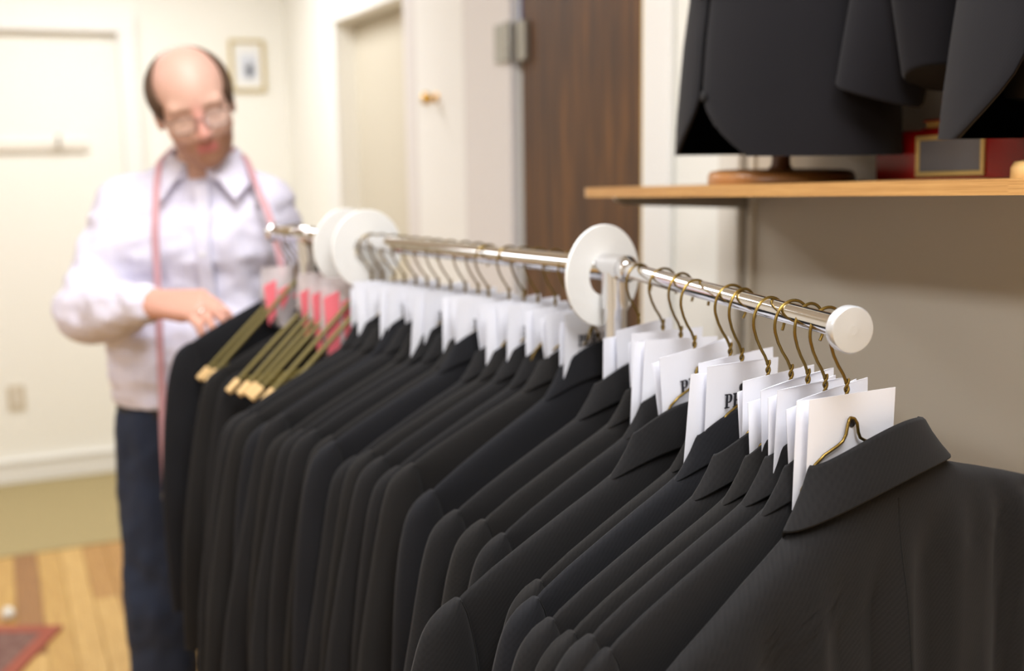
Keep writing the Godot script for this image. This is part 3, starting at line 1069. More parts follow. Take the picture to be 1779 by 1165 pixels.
func sheet(wd: float, y0: float, y1: float, z: float, curl: float, th := 0.0005) -> MB:
	var m := MB.new()
	var rings := []
	for i in 9:
		var y := lerpf(y1, y0, i / 8.0)
		var ring := PackedVector3Array()
		var bk := []
		for j in 9:
			var u := lerpf(-1.0, 1.0, j / 8.0)
			var zz := z + curl * (u * u - 0.4) * (1.0 - 0.4 * i / 8.0)
			ring.append(Vector3(u * wd / 2, y, zz))
			bk.append(Vector3(u * wd / 2, y, zz - th))
		bk.reverse()
		for p in bk: ring.append(p)
		rings.append(ring)
	m.loft(rings)
	return m

func make_card(sd: int, printed: bool) -> Node3D:
	var t := Node3D.new()
	var rng := RandomNumberGenerator.new()
	rng.seed = 300 + sd
	var wd := 0.114
	var fr := obj("front_sheet", sheet(wd, -0.168, -0.066, 0.0048, rng.randf_range(-0.001, 0.004)), M.paper, t)
	var bk := obj("back_sheet", sheet(wd + 0.004, -0.170, -0.067, -0.0030, rng.randf_range(-0.004, 0.0)), M.paper, t)
	bk.transform = Transform3D(Basis(Vector3.BACK, deg_to_rad(rng.randf_range(-5.0, 5.0))) * Basis(Vector3.UP, deg_to_rad(rng.randf_range(-4.0, 3.0))), Vector3(rng.randf_range(-0.009, -0.002), rng.randf_range(-0.012, 0.002), 0.0))
	var h := MB.new()
	h.lathe_smooth(PackedVector2Array([Vector2(0.0045, 0.0), Vector2(0.0045, 0.0006)]), Vector3(0.0, -0.094, 0.0046), Basis(Vector3.RIGHT, PI / 2), 16)
	obj("punched_hole", h, M.hole, fr)
	if printed:
		fr.add_child(lettering("PERLIS", 0.0150, "Droid Serif", 700, M.ink, Vector3(0.008, -0.107, 0.0066)), true)
		fr.add_child(lettering("CLOTHING", 0.0042, "Droid Serif", 400, M.ink_soft, Vector3(0.006, -0.1185, 0.0066)), true)
	return t

var text_cache := {}
func lettering(s: String, cap_h: float, face: String, weight: int, m: Material, at: Vector3) -> MeshInstance3D:
	if not text_cache.has(s):
		var f := SystemFont.new()
		f.font_names = PackedStringArray([face])
		f.font_weight = weight
		var tm := TextMesh.new()
		tm.font = f
		tm.text = s
		tm.font_size = 32
		tm.pixel_size = cap_h / 32.0 * 1.38
		tm.depth = 0.0003
		tm.curve_step = 2.0
		text_cache[s] = tm
	var o := MeshInstance3D.new()
	o.name = "lettering"
	o.mesh = text_cache[s]
	o.material_override = m
	o.position = at
	return o

func copy_of(src: Node3D, called: String, xf: Transform3D, label: String, category: String, group: String) -> Node3D:
	var o: Node3D = src.duplicate()
	o.name = numbered(called)
	add_child(o)
	o.transform = xf
	tag(o, label, category, group)
	return o

# a jacket whose collar top is at p, leaning by roll degrees on its hanger
func hung(bs: Basis, sc: float, p: Vector3, roll: float) -> Transform3D:
	var b := bs * Basis(Vector3.BACK, deg_to_rad(roll))
	return Transform3D(b.scaled_local(Vector3.ONE * sc), p - b.y * LEN * sc)

const ORD := ["first", "second", "third", "fourth", "fifth", "sixth", "seventh", "eighth", "ninth", "tenth", "eleventh", "twelfth", "thirteenth", "fourteenth", "fifteenth", "sixteenth"]

func garments() -> void:
	var protos := []
	for i in 6:
		protos.append(make_jacket(i * 3 + 1, [M.wool, M.wool_warm, M.wool_navy, M.wool, M.wool_warm, M.wool][i], 0.0155, 0.0145, [0.0012, 0.002, 0.001, 0.0016, 0.0022, 0.001][i], [0.0, 0.03, -0.03, 0.05, 0.01, 0.04][i], 1))
	var lead := make_jacket(2, M.wool, 0.030, 0.014, 0.011, 0.03, 3)
	var hangers := []
	var thick := []
	for i in 4:
		hangers.append(make_hanger(ARM_R, i, false))
		thick.append(make_hanger(MAIN_R, i, false))
	var cards := []
	var plain := []
	for i in 5:
		cards.append(make_card(i, true))
		plain.append(make_card(20 + i, false))
	# [w, sideways shift, extra turn, lowered, size]
	var J := [
		[-0.668, 0.050, 1.0, -0.008, 1.14], [-0.695, 0.030, -2.0, 0.000, 0.98], [-0.722, 0.025, 1.0, 0.000, 1.00], [-0.748, 0.015, -1.0, 0.003, 0.99], [-0.778, -0.012, 1.0, 0.008, 0.95], [-0.843, 0.008, 1.5, 0.006, 1.00], [-0.875, 0.018, -1.0, 0.010, 0.96], [-0.935, -0.026, 2.0, 0.018, 1.10], [-0.995, 0.012, 0.0, 0.006, 0.95], [-1.050, 0.018, 1.0, 0.004, 1.00], [-1.108, -0.005, 1.5, 0.004, 1.00], [-1.245, 0.028, 4.0, 0.004, 1.04], [-1.282, 0.022, -1.0, 0.008, 0.96], [-1.320, 0.028, 0.0, 0.004, 1.00], [-1.360, 0.030, 1.0, 0.004, 1.00], [-1.390, 0.025, -1.0, 0.006, 0.97], [-1.420, 0.014, 0.5, 0.008, 0.98], [-1.465, 0.003, 3.0, 0.004, 0.97], [-1.505, 0.028, -1.0, 0.003, 0.97], [-1.540, 0.030, 0.0, 0.000, 1.00], [-1.575, 0.022, 1.0, 0.004, 0.99], [-1.610, 0.022, -1.0, 0.004, 1.00], [-1.645, 0.028, 0.0, 0.000, 0.98], [-1.675, 0.022, 1.5, 0.000, 1.02], [-1.710, 0.022, -1.0, 0.004, 1.00], [-1.745, 0.028, 0.0, 0.000, 1.02], [-1.778, 0.022, 1.0, 0.003, 1.00]]
	for i in J.size():
		var e: Array = J[i]
		var rail := rail_at(e[0])
		var bs := Basis(Vector3.UP, deg_to_rad(36.0 + e[2]))
		var where := "%s behind the front one" % ORD[i - 1] if i < 11 else "%s beyond the divider at the chrome post" % ORD[i - 11]
		var sc: float = e[4]
		var jl := "black suit jacket on the rail, " + where
		var hl := "brass wire hanger on the rail, " + where
		var cl := "white folded paper card on the rail, " + where
		if i == 0:
			jl = "front black suit jacket, its whole back and collar in view by the rail end cap"
			hl = "front wire hanger with bent shoulders showing, hooked next to the rail end cap"
			cl = "front white paper card with a punched hole, above the nearest jacket collar"
		copy_of(lead if i == 0 else protos[(i * 5 + 1) % 6], "suit_jacket", hung(bs, sc, rail + bs.x * e[1] + Vector3(0, -0.105 - e[3], 0), 7.0 if i == 0 else [0.0, 1.5, -1.0, 0.8, -0.5][i % 5]), jl, "jacket", "black suit jackets on the rail")
		var hb := Basis(Vector3.UP, deg_to_rad(36.0 + e[2] * 0.5 + (i * 37 % 11 - 5) * 1.2))
		var hx := Transform3D(hb, rail + bs.x * e[1] * 0.4)
		copy_of((hangers if e[0] > -1.12 else thick)[(i * 7) % 4], "wire_hanger", hx, hl, "hanger", "wire hangers on the rail")
		var roll: float = [-1.0, 3.0, -2.0, 4.0, 1.0, -2.0, 3.0, 5.0, -3.0][i % 9]
		var cb := Basis(Vector3.UP, deg_to_rad(36.0 + e[2] + (i * 53 % 9 - 4) * 1.5)) * Basis(Vector3.BACK, deg_to_rad(roll))
		var cx := Transform3D(cb, rail + bs.x * (e[1] * 0.4 + [0.004, 0.006, -0.002, 0.004, 0.012, -0.004, 0.006, 0.0, -0.004][i % 9]) + Vector3(0, -0.09, 0) + cb * Vector3(0, 0.09, 0))
		copy_of(cards[i % 5] if i > 3 else plain[i % 5], "hanger_card", cx, cl, "card", "white paper cards on the hangers")
	# the three jackets the fitter is sorting, at the far end
	var F := [[-2.0, 0.115, 2.0, "inner one of the three by the fitter"], [-2.037, 0.098, 3.0, "middle one of the three by the fitter"], [-2.143, 0.085, 4.0, "outermost, under the fitter's hand"]]
	for i in 3:
		var e: Array = F[i]
		var rail := rail_at(e[0])
		var bs := Basis(Vector3.UP, deg_to_rad(36.0 + e[2]))
		copy_of(protos[i], "suit_jacket", hung(bs, 0.96, rail + bs.x * e[1] + Vector3(0, -0.105 + [0.006, 0.012, 0.050][i], 0), 0.0), "black suit jacket at the far rail end, " + e[3], "jacket", "black suit jackets on the rail")
		copy_of(thick[i], "wire_hanger", Transform3D(bs, rail + bs.x * e[1] * 0.5), "brass wire hanger at the far rail end, " + e[3], "hanger", "wire hangers on the rail")
	# bare hangers with olive rods, and their pink printed film sleeves
	var bare := []
	for i in 4: bare.append(make_hanger(MAIN_R, i, true))
	var E := [[-1.80, 0.0, 0.0], [-1.838, -0.004, 2.0], [-1.863, -0.008, -1.0], [-1.903, 0.0, 1.0], [-1.928, -0.006, 3.0], [-1.953, -0.01, 0.0], [-2.078, 0.0, 3.0], [-2.103, 0.0, 1.0]]
	for i in E.size():
		var e: Array = E[i]
		var rail := rail_at(e[0])
		var bs := Basis(Vector3.UP, deg_to_rad(36.0 + e[2]))
		var wh := "%s of six by the far ring dividers" % ORD[i] if i < 6 else ("near" if i == 6 else "far") + " one of the pair among the fitter's jackets"
		copy_of(bare[i % 4], "bare_hanger", Transform3D(bs, rail + bs.x * e[1]), "bare olive hanger with beige tips, %s" % wh, "hanger", "bare olive hangers with beige tips")
	var C := [[-1.846, 0.055, 0.03, 0.20, true, "nearest the plain white cards"], [-1.893, 0.052, 0.02, 0.16, true, "just past the far rings"], [-1.94, 0.05, 0.02, 0.13, false, "second from the fitter's jackets"], [-2.09, 0.046, 0.0, 0.12, true, "closest to the fitter"]]
	for i in C.size():
		var e: Array = C[i]
		var rail := rail_at(e[0])
		var bs := Basis(Vector3.UP, deg_to_rad(40.0))
		var s := thing("film_sleeve", "clear film hanger sleeve with pink print at the far rail, " + e[5], "sleeve", Transform3D(bs, rail + Vector3(-0.02, -0.062, 0)), "pink printed film sleeves")
		var m := MB.new()
		var rings := []
		for k in 8:
			var u := k / 7.0
			var y: float = -e[3] * u
			var hw: float = e[1] * (1.0 if u < 0.55 else 1.0 - 0.75 * (u - 0.55) / 0.45)
			rings.append(PackedVector3Array([Vector3(-hw - 0.01 * u, y, 0.0), Vector3(-hw * 0.3, y, 0.008), Vector3(hw * 0.4, y, 0.007), Vector3(hw, y, 0.0), Vector3(hw * 0.4, y, 0.0062), Vector3(-hw * 0.3, y, 0.0072)]))
		m.loft(rings)
		obj("film", m, M.film, s)
		m = MB.new()
		for k in 3:
			var x: float = e[1] * [-0.72, -0.1, 0.6][k]
			var w: float = e[1] * [0.30, 0.26, 0.28][k]
			var y1: float = -0.035 - 0.012 * k
			var y0: float = -e[3] * [0.95, 0.72, 0.55][k]
			m.loft([PackedVector3Array([Vector3(x - w, y1, 0.0095), Vector3(x + w, y1 + 0.01, 0.0095), Vector3(x + w, y1 + 0.01, 0.009), Vector3(x - w, y1, 0.009)]), PackedVector3Array([Vector3(x - w * 0.5, y0, 0.0095), Vector3(x + w * 0.8, y0 + 0.02, 0.0095), Vector3(x + w * 0.8, y0 + 0.02, 0.009), Vector3(x - w * 0.5, y0, 0.009)])])
		obj("pink_print", m, M.pink_print, s)

# ---------------------------------------------------------------- the fitter
func fitter() -> void:
	var at := Vector3(-0.72, 0.0, -2.62)
	var pe := thing("person", "balding man in glasses and pale lilac shirt sorting jackets at the far rail end", "person", Transform3D(Basis(), at))
	var L := func(x: float, y: float, z: float) -> Vector3: return Vector3(x, y, z) - at
	var rsh: Vector3 = L.call(-0.878, 1.428, -2.63)
	var rel: Vector3 = L.call(-0.925, 1.195, -2.50)
	var rwr: Vector3 = L.call(-0.745, 1.242, -2.325)
	var lsh: Vector3 = L.call(-0.556, 1.428, -2.64)
	var lel: Vector3 = L.call(-0.500, 1.175, -2.68)
	var lwr: Vector3 = L.call(-0.365, 1.06, -2.74)
	# ---- body: torso, arms and legs on a coarse grid, head and hands on fine ones, all in one mesh
	var mb := MB.new()
	var bd := Blob.new()
	bd.cap(Vector3(-0.08, 1.33, 0), Vector3(0.08, 1.33, 0), 0.105, 0.105, 0.05)
	bd.cap(Vector3(-0.12, 1.40, -0.01), Vector3(0.12, 1.40, -0.01), 0.055, 0.055, 0.06)
	bd.cap(Vector3(-0.07, 1.10, 0.0), Vector3(0.07, 1.10, 0.0), 0.105, 0.105, 0.06)
	bd.cap(Vector3(-0.07, 0.95, 0.0), Vector3(0.07, 0.95, 0.0), 0.10, 0.10, 0.06)
	bd.cap(Vector3(0.01, 1.42, -0.01), Vector3(0.035, 1.53, 0.02), 0.062, 0.056, 0.04)
	bd.cap(rsh, rel, 0.050, 0.042, 0.03); bd.cap(rel, rwr, 0.042, 0.029, 0.02)
	bd.cap(lsh, lel, 0.050, 0.042, 0.03); bd.cap(lel, lwr, 0.042, 0.029, 0.02)
	for s in [-1, 1]:
		bd.cap(Vector3(s * 0.095, 0.92, 0), Vector3(s * 0.125, 0.49, 0.02), 0.090, 0.058, 0.04)
		bd.cap(Vector3(s * 0.125, 0.49, 0.02), Vector3(s * 0.13, 0.09, -0.01), 0.055, 0.038, 0.02)
		bd.cap(Vector3(s * 0.13, 0.06, -0.01), Vector3(s * 0.15, 0.045, 0.13), 0.038, 0.03, 0.02)
	bd.nets(mb, Vector3(-0.40, 0.0, -0.26), Vector3(0.42, 1.60, 0.36), 0.016)
	for i in mb.v.size(): mb.c.append(Color(0.60, 0.36, 0.27))
	# ---- head: local frame, +z is the way the face looks
	var hxf := Transform3D(Basis.from_euler(Vector3(deg_to_rad(21.0), deg_to_rad(22.0), deg_to_rad(15.0)), EULER_ORDER_YXZ), L.call(-0.680, 1.647, -2.53))
	var hd := Blob.new()
	hd.ell(Vector3(0, 0.034, -0.012), Vector3(0.080, 0.086, 0.100), 0.02)
	hd.ell(Vector3(0, -0.025, 0.022), Vector3(0.067, 0.088, 0.074), 0.03)
	hd.ell(Vector3(0, -0.078, 0.034), Vector3(0.052, 0.042, 0.052), 0.03)
	hd.cap(Vector3(0, -0.06, -0.03), Vector3(0, -0.20, -0.075), 0.058, 0.060, 0.03)
	hd.cap(Vector3(-0.042, 0.022, 0.074), Vector3(0.042, 0.022, 0.074), 0.012, 0.012, 0.015)
	for s in [-1, 1]:
		hd.ell(Vector3(s * 0.040, -0.03, 0.060), Vector3(0.026, 0.026, 0.026), 0.02)
	for s in [-1, 1]:
		hd.sub(Vector3(s * 0.032, 0.002, 0.104), 0.018, 0.012)
	for s in [-1, 1]:
		hd.ell(Vector3(s * 0.032, 0.001, 0.076), Vector3(0.0145, 0.0125, 0.0125), 0.004)
	hd.cap(Vector3(0, 0.006, 0.090), Vector3(0, -0.032, 0.108), 0.009, 0.0125, 0.010)
	for s in [-1, 1]:
		hd.ell(Vector3(s * 0.012, -0.036, 0.099), Vector3(0.0085, 0.0075, 0.010), 0.006)
	hd.cap(Vector3(-0.020, -0.0605, 0.086), Vector3(0.020, -0.0605, 0.086), 0.0058, 0.0058, 0.006)
	hd.cap(Vector3(-0.017, -0.0705, 0.085), Vector3(0.017, -0.0705, 0.085), 0.0064, 0.0064, 0.006)
	hd.ell(Vector3(0, -0.103, 0.066), Vector3(0.024, 0.020, 0.022), 0.02)
	for s in [-1, 1]:
		hd.ell(Vector3(s * 0.079, -0.012, -0.006), Vector3(0.009, 0.032, 0.020), 0.008)
	var from := mb.v.size()
	hd.nets(mb, Vector3(-0.10, -0.21, -0.14), Vector3(0.10, 0.13, 0.13), 0.0045, hxf)
	var inv := hxf.affine_inverse()
	var hn := noise_of(8, 60.0, 2)
	for i in range(from, mb.v.size()):
		var p: Vector3 = inv * mb.v[i]
		var col := Color(0.68, 0.42, 0.33)
		col = col.lerp(Color(0.66, 0.39, 0.315), smoothstep(0.04, 0.10, p.y))
		# ruddy nose and cheeks
		col = col.lerp(Color(0.66, 0.26, 0.22), 0.6 * smoothstep(0.022, 0.008, absf(p.x)) * smoothstep(0.088, 0.100, p.z) * smoothstep(-0.05, -0.03, p.y))
		# beard and moustache
		var bt := smoothstep(-0.043, -0.054, p.y) * smoothstep(0.0, 0.02, p.z) * smoothstep(-0.128, -0.118, p.y)
		bt = maxf(bt, smoothstep(-0.02, -0.05, p.y) * smoothstep(0.050, 0.058, absf(p.x)) * smoothstep(-0.005, 0.01, p.z) * smoothstep(-0.128, -0.118, p.y))
		col = col.lerp(Color(0.36, 0.17, 0.09), bt * (0.80 + 0.2 * hn.get_noise_3dv(p)))
		# lips
		var lip := smoothstep(0.025, 0.019, absf(p.x)) * smoothstep(-0.079, -0.075, p.y) * smoothstep(-0.053, -0.057, p.y) * smoothstep(0.078, 0.084, p.z)
		col = col.lerp(Color(0.62, 0.20, 0.19), lip * 0.85)
		# brows
		var br := smoothstep(0.005, 0.002, absf(p.y - 0.024 + absf(p.x) * 0.06)) * smoothstep(0.010, 0.015, absf(p.x)) * smoothstep(0.056, 0.050, absf(p.x)) * smoothstep(0.05, 0.06, p.z)
		col = col.lerp(Color(0.28, 0.16, 0.09), br * 0.7)
		mb.c.append(col)
	# ---- hands
	hand(mb, rwr, at)
	var lh := Blob.new()
	var ld: Vector3 = (lwr - lel).normalized()
	lh.cap(lwr, lwr + ld * 0.09, 0.030, 0.034, 0.02)
	for k in 4:
		var off := Vector3(-0.027 + 0.018 * k, 0, 0.006 * k)
		lh.cap(lwr + ld * 0.09 + off, lwr + ld * 0.13 + off * 1.1 + Vector3(0, 0, 0.006), 0.010, 0.009, 0.004)
		lh.cap(lwr + ld * 0.13 + off * 1.1 + Vector3(0, 0, 0.006), lwr + ld * (0.165 + 0.01 * [0, 1, 0.6, -1][k]) + off * 1.1 + Vector3(0, 0, 0.02), 0.009, 0.0075, 0.004)
	lh.cap(lwr + ld * 0.03, lwr + ld * 0.085 + Vector3(-0.05, 0, 0.02), 0.013, 0.009, 0.01)
	from = mb.v.size()
	lh.nets(mb, lwr - Vector3(0.10, 0.2, 0.09), lwr + Vector3(0.16, 0.06, 0.10), 0.0055)
	for i in range(from, mb.v.size()): mb.c.append(Color(0.68, 0.42, 0.33))
	var body := obj("body", mb, M.skin, pe)
	var q0: Vector3 = (Vector3(-0.639, 1.230 - 1.55, -2.315) * 0.973 + Vector3(0, 1.55, 0)) - at
	var q1: Vector3 = (Vector3(-0.611, 1.212 - 1.55, -2.295) * 0.973 + Vector3(0, 1.55, 0)) - at
	var fb := along((q1 - q0).normalized())
	var rgm := MB.new()
	var hoop := PackedVector3Array()
	for k in 25:
		hoop.append(q0.lerp(q1, 0.5) + (fb.x * cos(TAU * k / 24) + fb.z * sin(TAU * k / 24)) * 0.0102)
	rgm.tube(hoop, 0.0018, 6, false)
	obj("finger_ring", rgm, M.chrome, pe)
	# ---- hair: fringe round the sides and back
	var hr := Blob.new()
	hr.ell(Vector3(0, 0.030, -0.014), Vector3(0.0925, 0.089, 0.110), 0.01)
	hr.cut(Vector3(0, 0.092, 0), Vector3(0, 0.93, 0.37).normalized())
	hr.cut(Vector3(0, -0.055, 0), Vector3(0, -1, 0.2).normalized())
	hr.cut(Vector3(0, 0, 0.05), Vector3(0, -0.25, 1).normalized())
	hr.sub(Vector3(0, 0.085, 0.055), 0.082, 0.004)
	var hm := MB.new()
	hr.nets(hm, Vector3(-0.10, -0.09, -0.14), Vector3(0.10, 0.13, 0.07), 0.0045, hxf)
	obj("hair", hm, M.hair, pe)
	# ---- glasses
	var g := Node3D.new()
	g.name = "glasses"
	pe.add_child(g)
	g.transform = hxf
	var gm := MB.new()
	for s in [-1, 1]:
		var path := PackedVector3Array()
		for k in 33:
			var an := TAU * k / 32
			var cx := signf(cos(an)) * pow(absf(cos(an)), 0.55) * 0.0255
			var cy := signf(sin(an)) * pow(absf(sin(an)), 0.55) * 0.0165
			path.append(Vector3(s * 0.0335 + cx, -0.004 + cy, 0.1035 - 0.12 * absf(s * 0.0335 + cx) + 0.004))
		gm.tube(path, 0.0013, 6, false)
		gm.tube(PackedVector3Array([Vector3(s * 0.059, 0.006, 0.099), Vector3(s * 0.072, 0.006, 0.085), Vector3(s * 0.083, 0.006, 0.04), Vector3(s * 0.086, 0.006, 0.0), Vector3(s * 0.083, -0.012, -0.02)]), 0.0015, 6)
	gm.tube(PackedVector3Array([Vector3(-0.009, 0.002, 0.1065), Vector3(0, 0.005, 0.110), Vector3(0.009, 0.002, 0.1065)]), 0.0013, 6)
	obj("rims", gm, M.frame_metal, g)
	gm = MB.new()
	for s in [-1, 1]:
		var ring := PackedVector3Array()
		for k in 24:
			var an := TAU * k / 24
			var cx := signf(cos(an)) * pow(absf(cos(an)), 0.55) * 0.025
			var cy := signf(sin(an)) * pow(absf(sin(an)), 0.55) * 0.016
			ring.append(Vector3(s * 0.0335 + cx, -0.004 + cy, 0.1075 - 0.12 * absf(s * 0.0335 + cx)))
		gm.fan(ring, false)
	obj("lenses", gm, M.lens, g)
	# ---- shirt
	var sm := MB.new()
	var sb := Blob.new()
	sb.cap(Vector3(-0.075, 1.335, 0.0), Vector3(0.075, 1.335, 0.0), 0.128, 0.128, 0.05)
	sb.cap(Vector3(-0.12, 1.405, -0.012), Vector3(0.125, 1.405, -0.012), 0.072, 0.072, 0.06)
	sb.cap(Vector3(-0.10, 1.445, -0.015), Vector3(0.0, 1.505, 0.0), 0.045, 0.058, 0.05)
	sb.cap(Vector3(0.12, 1.445, -0.015), Vector3(0.04, 1.505, 0.0), 0.045, 0.058, 0.05)
	sb.cap(Vector3(-0.078, 1.12, 0.012), Vector3(0.072, 1.12, 0.012), 0.128, 0.128, 0.08)
	sb.cap(Vector3(-0.075, 1.01, 0.006), Vector3(0.075, 1.01, 0.006), 0.124, 0.124, 0.06)
	sb.cap(rsh, rel + Vector3(-0.008, 0.02, 0), 0.062, 0.062, 0.04)
	sb.cap(rel, rel.lerp(rwr, 0.55), 0.064, 0.054, 0.03)
	sb.cap(rel.lerp(rwr, 0.55), rwr, 0.054, 0.041, 0.03)
	sb.cap(lsh, lel, 0.060, 0.056, 0.04)
	sb.cap(lel, lwr, 0.060, 0.041, 0.03)
	sb.cut(Vector3(0, 0.982, 0), Vector3.DOWN)
	sb.cut(Vector3(0.02, 1.535, 0.0), Vector3(0.05, 0.85, 0.5).normalized())
	var cuffn: Vector3 = (rwr - rel).normalized()
	sb.nets(sm, Vector3(-0.42, 0.95, -0.26), Vector3(0.44, 1.60, 0.37), 0.011)
	var fn := noise_of(31, 7.0, 2)
	var fn2 := noise_of(32, 16.0, 1)
	for i in sm.v.size():
		var p := sm.v[i]
		var n := Vector3(p.x, 0, p.z + 0.02).normalized()
		if p.x < -0.14: n = Vector3(-0.4, 0.3, 0.85).normalized()
		var s := fn.get_noise_3d(p.x * 1.3 + p.y * 0.8, p.y * 1.6 - p.x * 0.6, p.z) * 0.011 + fn2.get_noise_3d(p.x + p.y * 0.5, p.y * 1.8, p.z) * 0.005
		sm.v[i] = p + n * s
	var shirt := obj("shirt", sm, M.shirt, pe)
	# cuff
	var cf := MB.new()
	cf.tube(PackedVector3Array([rwr - cuffn * 0.055, rwr - cuffn * 0.05, rwr + cuffn * 0.002, rwr + cuffn * 0.006]), [0.040, 0.0435, 0.0425, 0.037], 24)
	obj("cuff", cf, M.shirt, shirt)
	# collar wings
	for s in [-1, 1]:
		var cm := MB.new()
		var grid := []
		var nk := Vector3(0.034, 1.525, -0.008)
		for i in 13:
			var u := i / 12.0
			var an := lerpf(PI, 0.30, u)
			var d := Vector3(sin(an) * s, 0, cos(an))
			var top := nk + Vector3(d.x * 0.072, 0.035 - 0.042 * u * u, d.z * 0.070 + 0.012 * u)
			var out := 0.020 + 0.016 * u
			var hgt := 0.045 + 0.030 * pow(u, 3.0)
			var low := top + Vector3(d.x * out + s * 0.048 * pow(u, 3.0) + 0.012 * u, -hgt, d.z * out + 0.012 * u)
			var inn := top + Vector3(-d.x * 0.004, -0.03, -d.z * 0.004)
			grid.append(PackedVector3Array([inn, top - d * 0.001, top + Vector3(0, 0.002, 0), top + d * 0.004, top.lerp(low, 0.5) + d * 0.006, low, low - d * 0.004, top.lerp(low, 0.5) + d * 0.001]))
		cm.loft(grid)
		obj("collar", cm, M.shirt, shirt)
	# placket and buttons
	var pm := MB.new()
	var pl := []
	var bm: MB
	for i in 24:
		var y := lerpf(1.475, 0.99, i / 23.0)
		var x := lerpf(0.050, 0.066, i / 23.0)
		var z0 := 0.10
		for k in 40:
			if sb.d(Vector3(x, y, z0)) > 0.004: break
			z0 += 0.004
		z0 += 0.004
		pl.append(PackedVector3Array([Vector3(x - 0.016, y, z0 - 0.004), Vector3(x - 0.015, y, z0 + 0.004), Vector3(x + 0.015, y, z0 + 0.003), Vector3(x + 0.016, y, z0 - 0.006)]))
		if i % 5 == 2:
			bm = MB.new()
			bm.lathe_smooth(PackedVector2Array([Vector2(0.0055, 0.0), Vector2(0.0055, 0.002), Vector2(0.003, 0.0025)]), Vector3(x, y, z0 + 0.0035), Basis(Vector3.RIGHT, PI / 2), 12)
			obj("button", bm, M.button, shirt)
	pm.loft(pl)
	obj("placket", pm, M.shirt, shirt)
	# ---- trousers, belt, shoes
	var tm := MB.new()
	var tb := Blob.new()
	tb.cap(Vector3(-0.075, 0.95, 0), Vector3(0.075, 0.95, 0), 0.118, 0.118, 0.04)
	for s in [-1, 1]:
		tb.cap(Vector3(s * 0.098, 0.88, 0.0), Vector3(s * 0.122, 0.50, 0.025), 0.112, 0.082, 0.03)
		tb.cap(Vector3(s * 0.122, 0.50, 0.025), Vector3(s * 0.132, 0.06, 0.0), 0.082, 0.070, 0.03)
	tb.cut(Vector3(0, 1.0, 0), Vector3.UP)
	tb.cut(Vector3(0, 0.05, 0), Vector3.DOWN)
	tb.nets(tm, Vector3(-0.26, 0.03, -0.16), Vector3(0.26, 1.02, 0.17), 0.013)
	for i in tm.v.size():
		var p := tm.v[i]
		tm.v[i] = p + Vector3(signf(p.x) * 0.3, 0, 1).normalized() * (fn.get_noise_3d(p.x * 2.0, p.y * 1.4, p.z) * 0.012)
	obj("trousers", tm, M.trousers, pe)
	var bl := MB.new()
	var rings := []
	for k in 41:
		var an := TAU * k / 40
		var c := Vector3(cos(an) * 0.195, 0.975, sin(an) * 0.120)
		var d := Vector3(cos(an), 0, sin(an))
		rings.append(PackedVector3Array([c + Vector3(0, -0.017, 0), c + d * 0.005 + Vector3(0, -0.016, 0), c + d * 0.005 + Vector3(0, 0.016, 0), c + Vector3(0, 0.017, 0)]))
	bl.loft(rings, true, false, false)
	obj("belt", bl, M.belt, pe)
	for s in [-1, 1]:
		var sh := MB.new()
		rings = []
		for e in [[-0.075, 0.030, 0.055], [-0.06, 0.040, 0.07], [0.0, 0.042, 0.085], [0.06, 0.046, 0.07], [0.13, 0.050, 0.055], [0.18, 0.044, 0.045], [0.205, 0.026, 0.030], [0.212, 0.008, 0.014]]:
			var ring := PackedVector3Array()
			for k in 20:
				var an := TAU * k / 20
				ring.append(Vector3(s * 0.14 + cos(an) * e[1], maxf(0.0, e[2] * 0.5 + sin(an) * e[2] * 0.5), e[0]))
			rings.append(ring)
		sh.loft(rings)
		obj("shoe", sh, M.shoe, pe)
	# ---- tape measure round the neck
	var tp := thing("tape_measure", "pale pink tape measure draped round the man's neck, both ends hanging", "tape measure", Transform3D(Basis(), at))
	var pts := [L.call(-0.768, 0.80, -2.455), L.call(-0.768, 0.915, -2.455), L.call(-0.770, 1.017, -2.472), L.call(-0.768, 1.132, -2.474), L.call(-0.766, 1.257, -2.480), L.call(-0.766, 1.38, -2.484), L.call(-0.766, 1.47, -2.515), L.call(-0.774, 1.527, -2.575), L.call(-0.755, 1.562, -2.64), L.call(-0.70, 1.568, -2.70), L.call(-0.635, 1.555, -2.68), L.call(-0.588, 1.530, -2.60), L.call(-0.556, 1.485, -2.525), L.call(-0.520, 1.41, -2.49), L.call(-0.500, 1.33, -2.478), L.call(-0.485, 1.22, -2.474), L.call(-0.480, 1.12, -2.474)]
	var cv := Curve3D.new()
	for i in pts.size():
		var tg: Vector3 = (pts[mini(i + 1, pts.size() - 1)] - pts[maxi(i - 1, 0)]) / 6.0
		cv.add_point(pts[i], -tg, tg)
	var tmb := MB.new()
	rings = []
	var lenc := cv.get_baked_length()
	for i in 61:
		var d := lenc * i / 60.0
		var p := cv.sample_baked(d)
		var q := cv.sample_baked(minf(d + 0.01, lenc)) - cv.sample_baked(maxf(d - 0.01, 0.0))
		var outw := Vector3(p.x - 0.02, 0.25, p.z + 0.05).normalized()
		if p.y < 1.45: outw = Vector3(0.25 if p.x < 0 else 0.15, 0.0, 1.0).normalized()
		var sd := q.normalized().cross(outw).normalized()
		outw = sd.cross(q.normalized()).normalized()
		var hw := 0.0075
		rings.append(PackedVector3Array([p - sd * hw, p + sd * hw, p + sd * hw + outw * 0.0012, p - sd * hw + outw * 0.0012]))
	tmb.loft(rings)
	obj("ribbon", tmb, M.tape, tp)
	var te := MB.new()
	te.box(pts[0] + Vector3(0, -0.004, 0.0006), Vector3(0.020, 0.014, 0.003), 0.0006, Basis(Vector3.UP, 0.24))
	obj("metal_end", te, M.steel, tp)

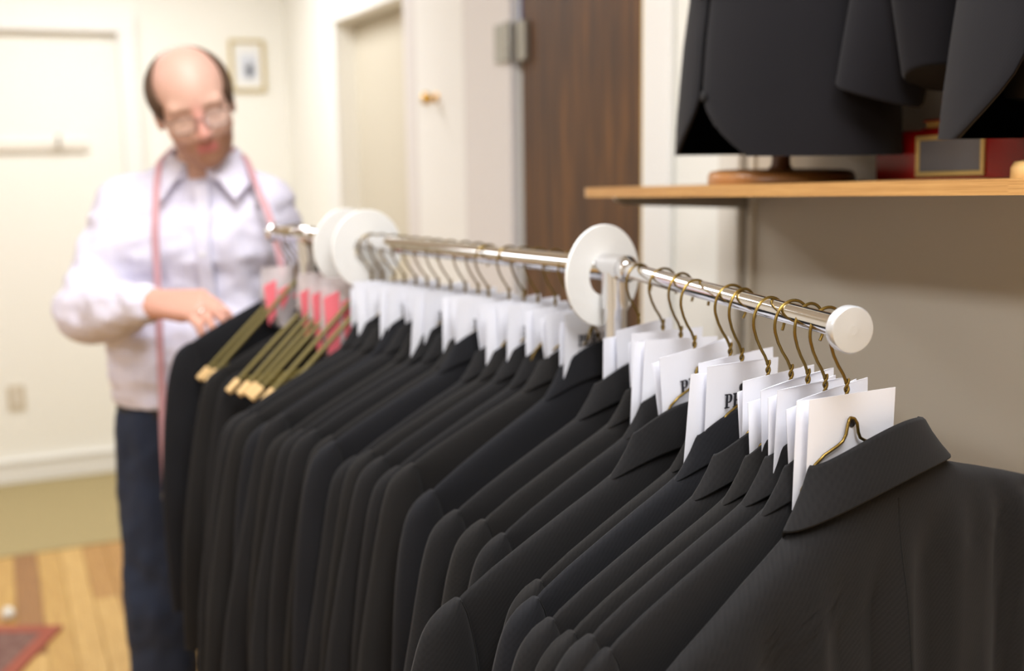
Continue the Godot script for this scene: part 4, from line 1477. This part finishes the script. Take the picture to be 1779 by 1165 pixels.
# right hand resting on the outermost jacket's shoulder
func hand(mb: MB, wr: Vector3, at: Vector3) -> void:
	var L := func(x: float, y: float, z: float) -> Vector3: return Vector3(x, y - 1.55, z) * 0.973 + Vector3(0, 1.55, 0) - at
	var hb := Blob.new()
	var W: Vector3 = L.call(-0.752, 1.235, -2.38)
	var K := [L.call(-0.635, 1.255, -2.35), L.call(-0.633, 1.242, -2.33), L.call(-0.639, 1.230, -2.315), L.call(-0.652, 1.218, -2.310)]
	var P := [L.call(-0.600, 1.238, -2.33), L.call(-0.600, 1.226, -2.31), L.call(-0.611, 1.212, -2.295), L.call(-0.629, 1.201, -2.29)]
	var D := [L.call(-0.583, 1.223, -2.325), L.call(-0.586, 1.211, -2.305), L.call(-0.603, 1.197, -2.29), L.call(-0.625, 1.188, -2.288)]
	var T := [L.call(-0.573, 1.211, -2.325), L.call(-0.580, 1.199, -2.305), L.call(-0.600, 1.185, -2.29), L.call(-0.624, 1.178, -2.288)]
	hb.cap(wr - (W - wr), W, 0.029, 0.028, 0.02)
	for k in 4:
		var root := W + Vector3(0, 0.010 - 0.007 * k, -0.006 + 0.004 * k)
		hb.cap(root, K[k], 0.017, 0.0125, 0.016)
	hb.cap(W.lerp(K[0], 0.35) + Vector3(0, -0.01, -0.01), W.lerp(K[2], 0.7) + Vector3(0, -0.012, -0.006), 0.018, 0.015, 0.02)
	for k in 4:
		hb.cap(K[k], P[k], 0.0105, 0.0092, 0.003)
		hb.cap(P[k], D[k], 0.0092, 0.0084, 0.003)
		hb.cap(D[k], T[k], 0.0084, 0.0072, 0.003)
	var t0: Vector3 = W.lerp(K[0], 0.25) + Vector3(0, 0.0, -0.02)
	var t1: Vector3 = L.call(-0.674, 1.243, -2.40)
	hb.cap(t0, t1, 0.016, 0.0125, 0.012)
	hb.cap(t1, L.call(-0.640, 1.228, -2.395), 0.0115, 0.0105, 0.004)
	hb.cap(L.call(-0.640, 1.228, -2.395), L.call(-0.615, 1.210, -2.385), 0.0105, 0.0085, 0.004)
	var lo := Vector3(1e9, 1e9, 1e9)
	var hi := -lo
	for q in K + P + D + T + [wr, W, t0, t1]:
		lo = lo.min(q); hi = hi.max(q)
	var from := mb.v.size()
	hb.nets(mb, lo - Vector3.ONE * 0.05, hi + Vector3.ONE * 0.03, 0.0038)
	for i in range(from, mb.v.size()): mb.c.append(Color(0.64, 0.34, 0.26))
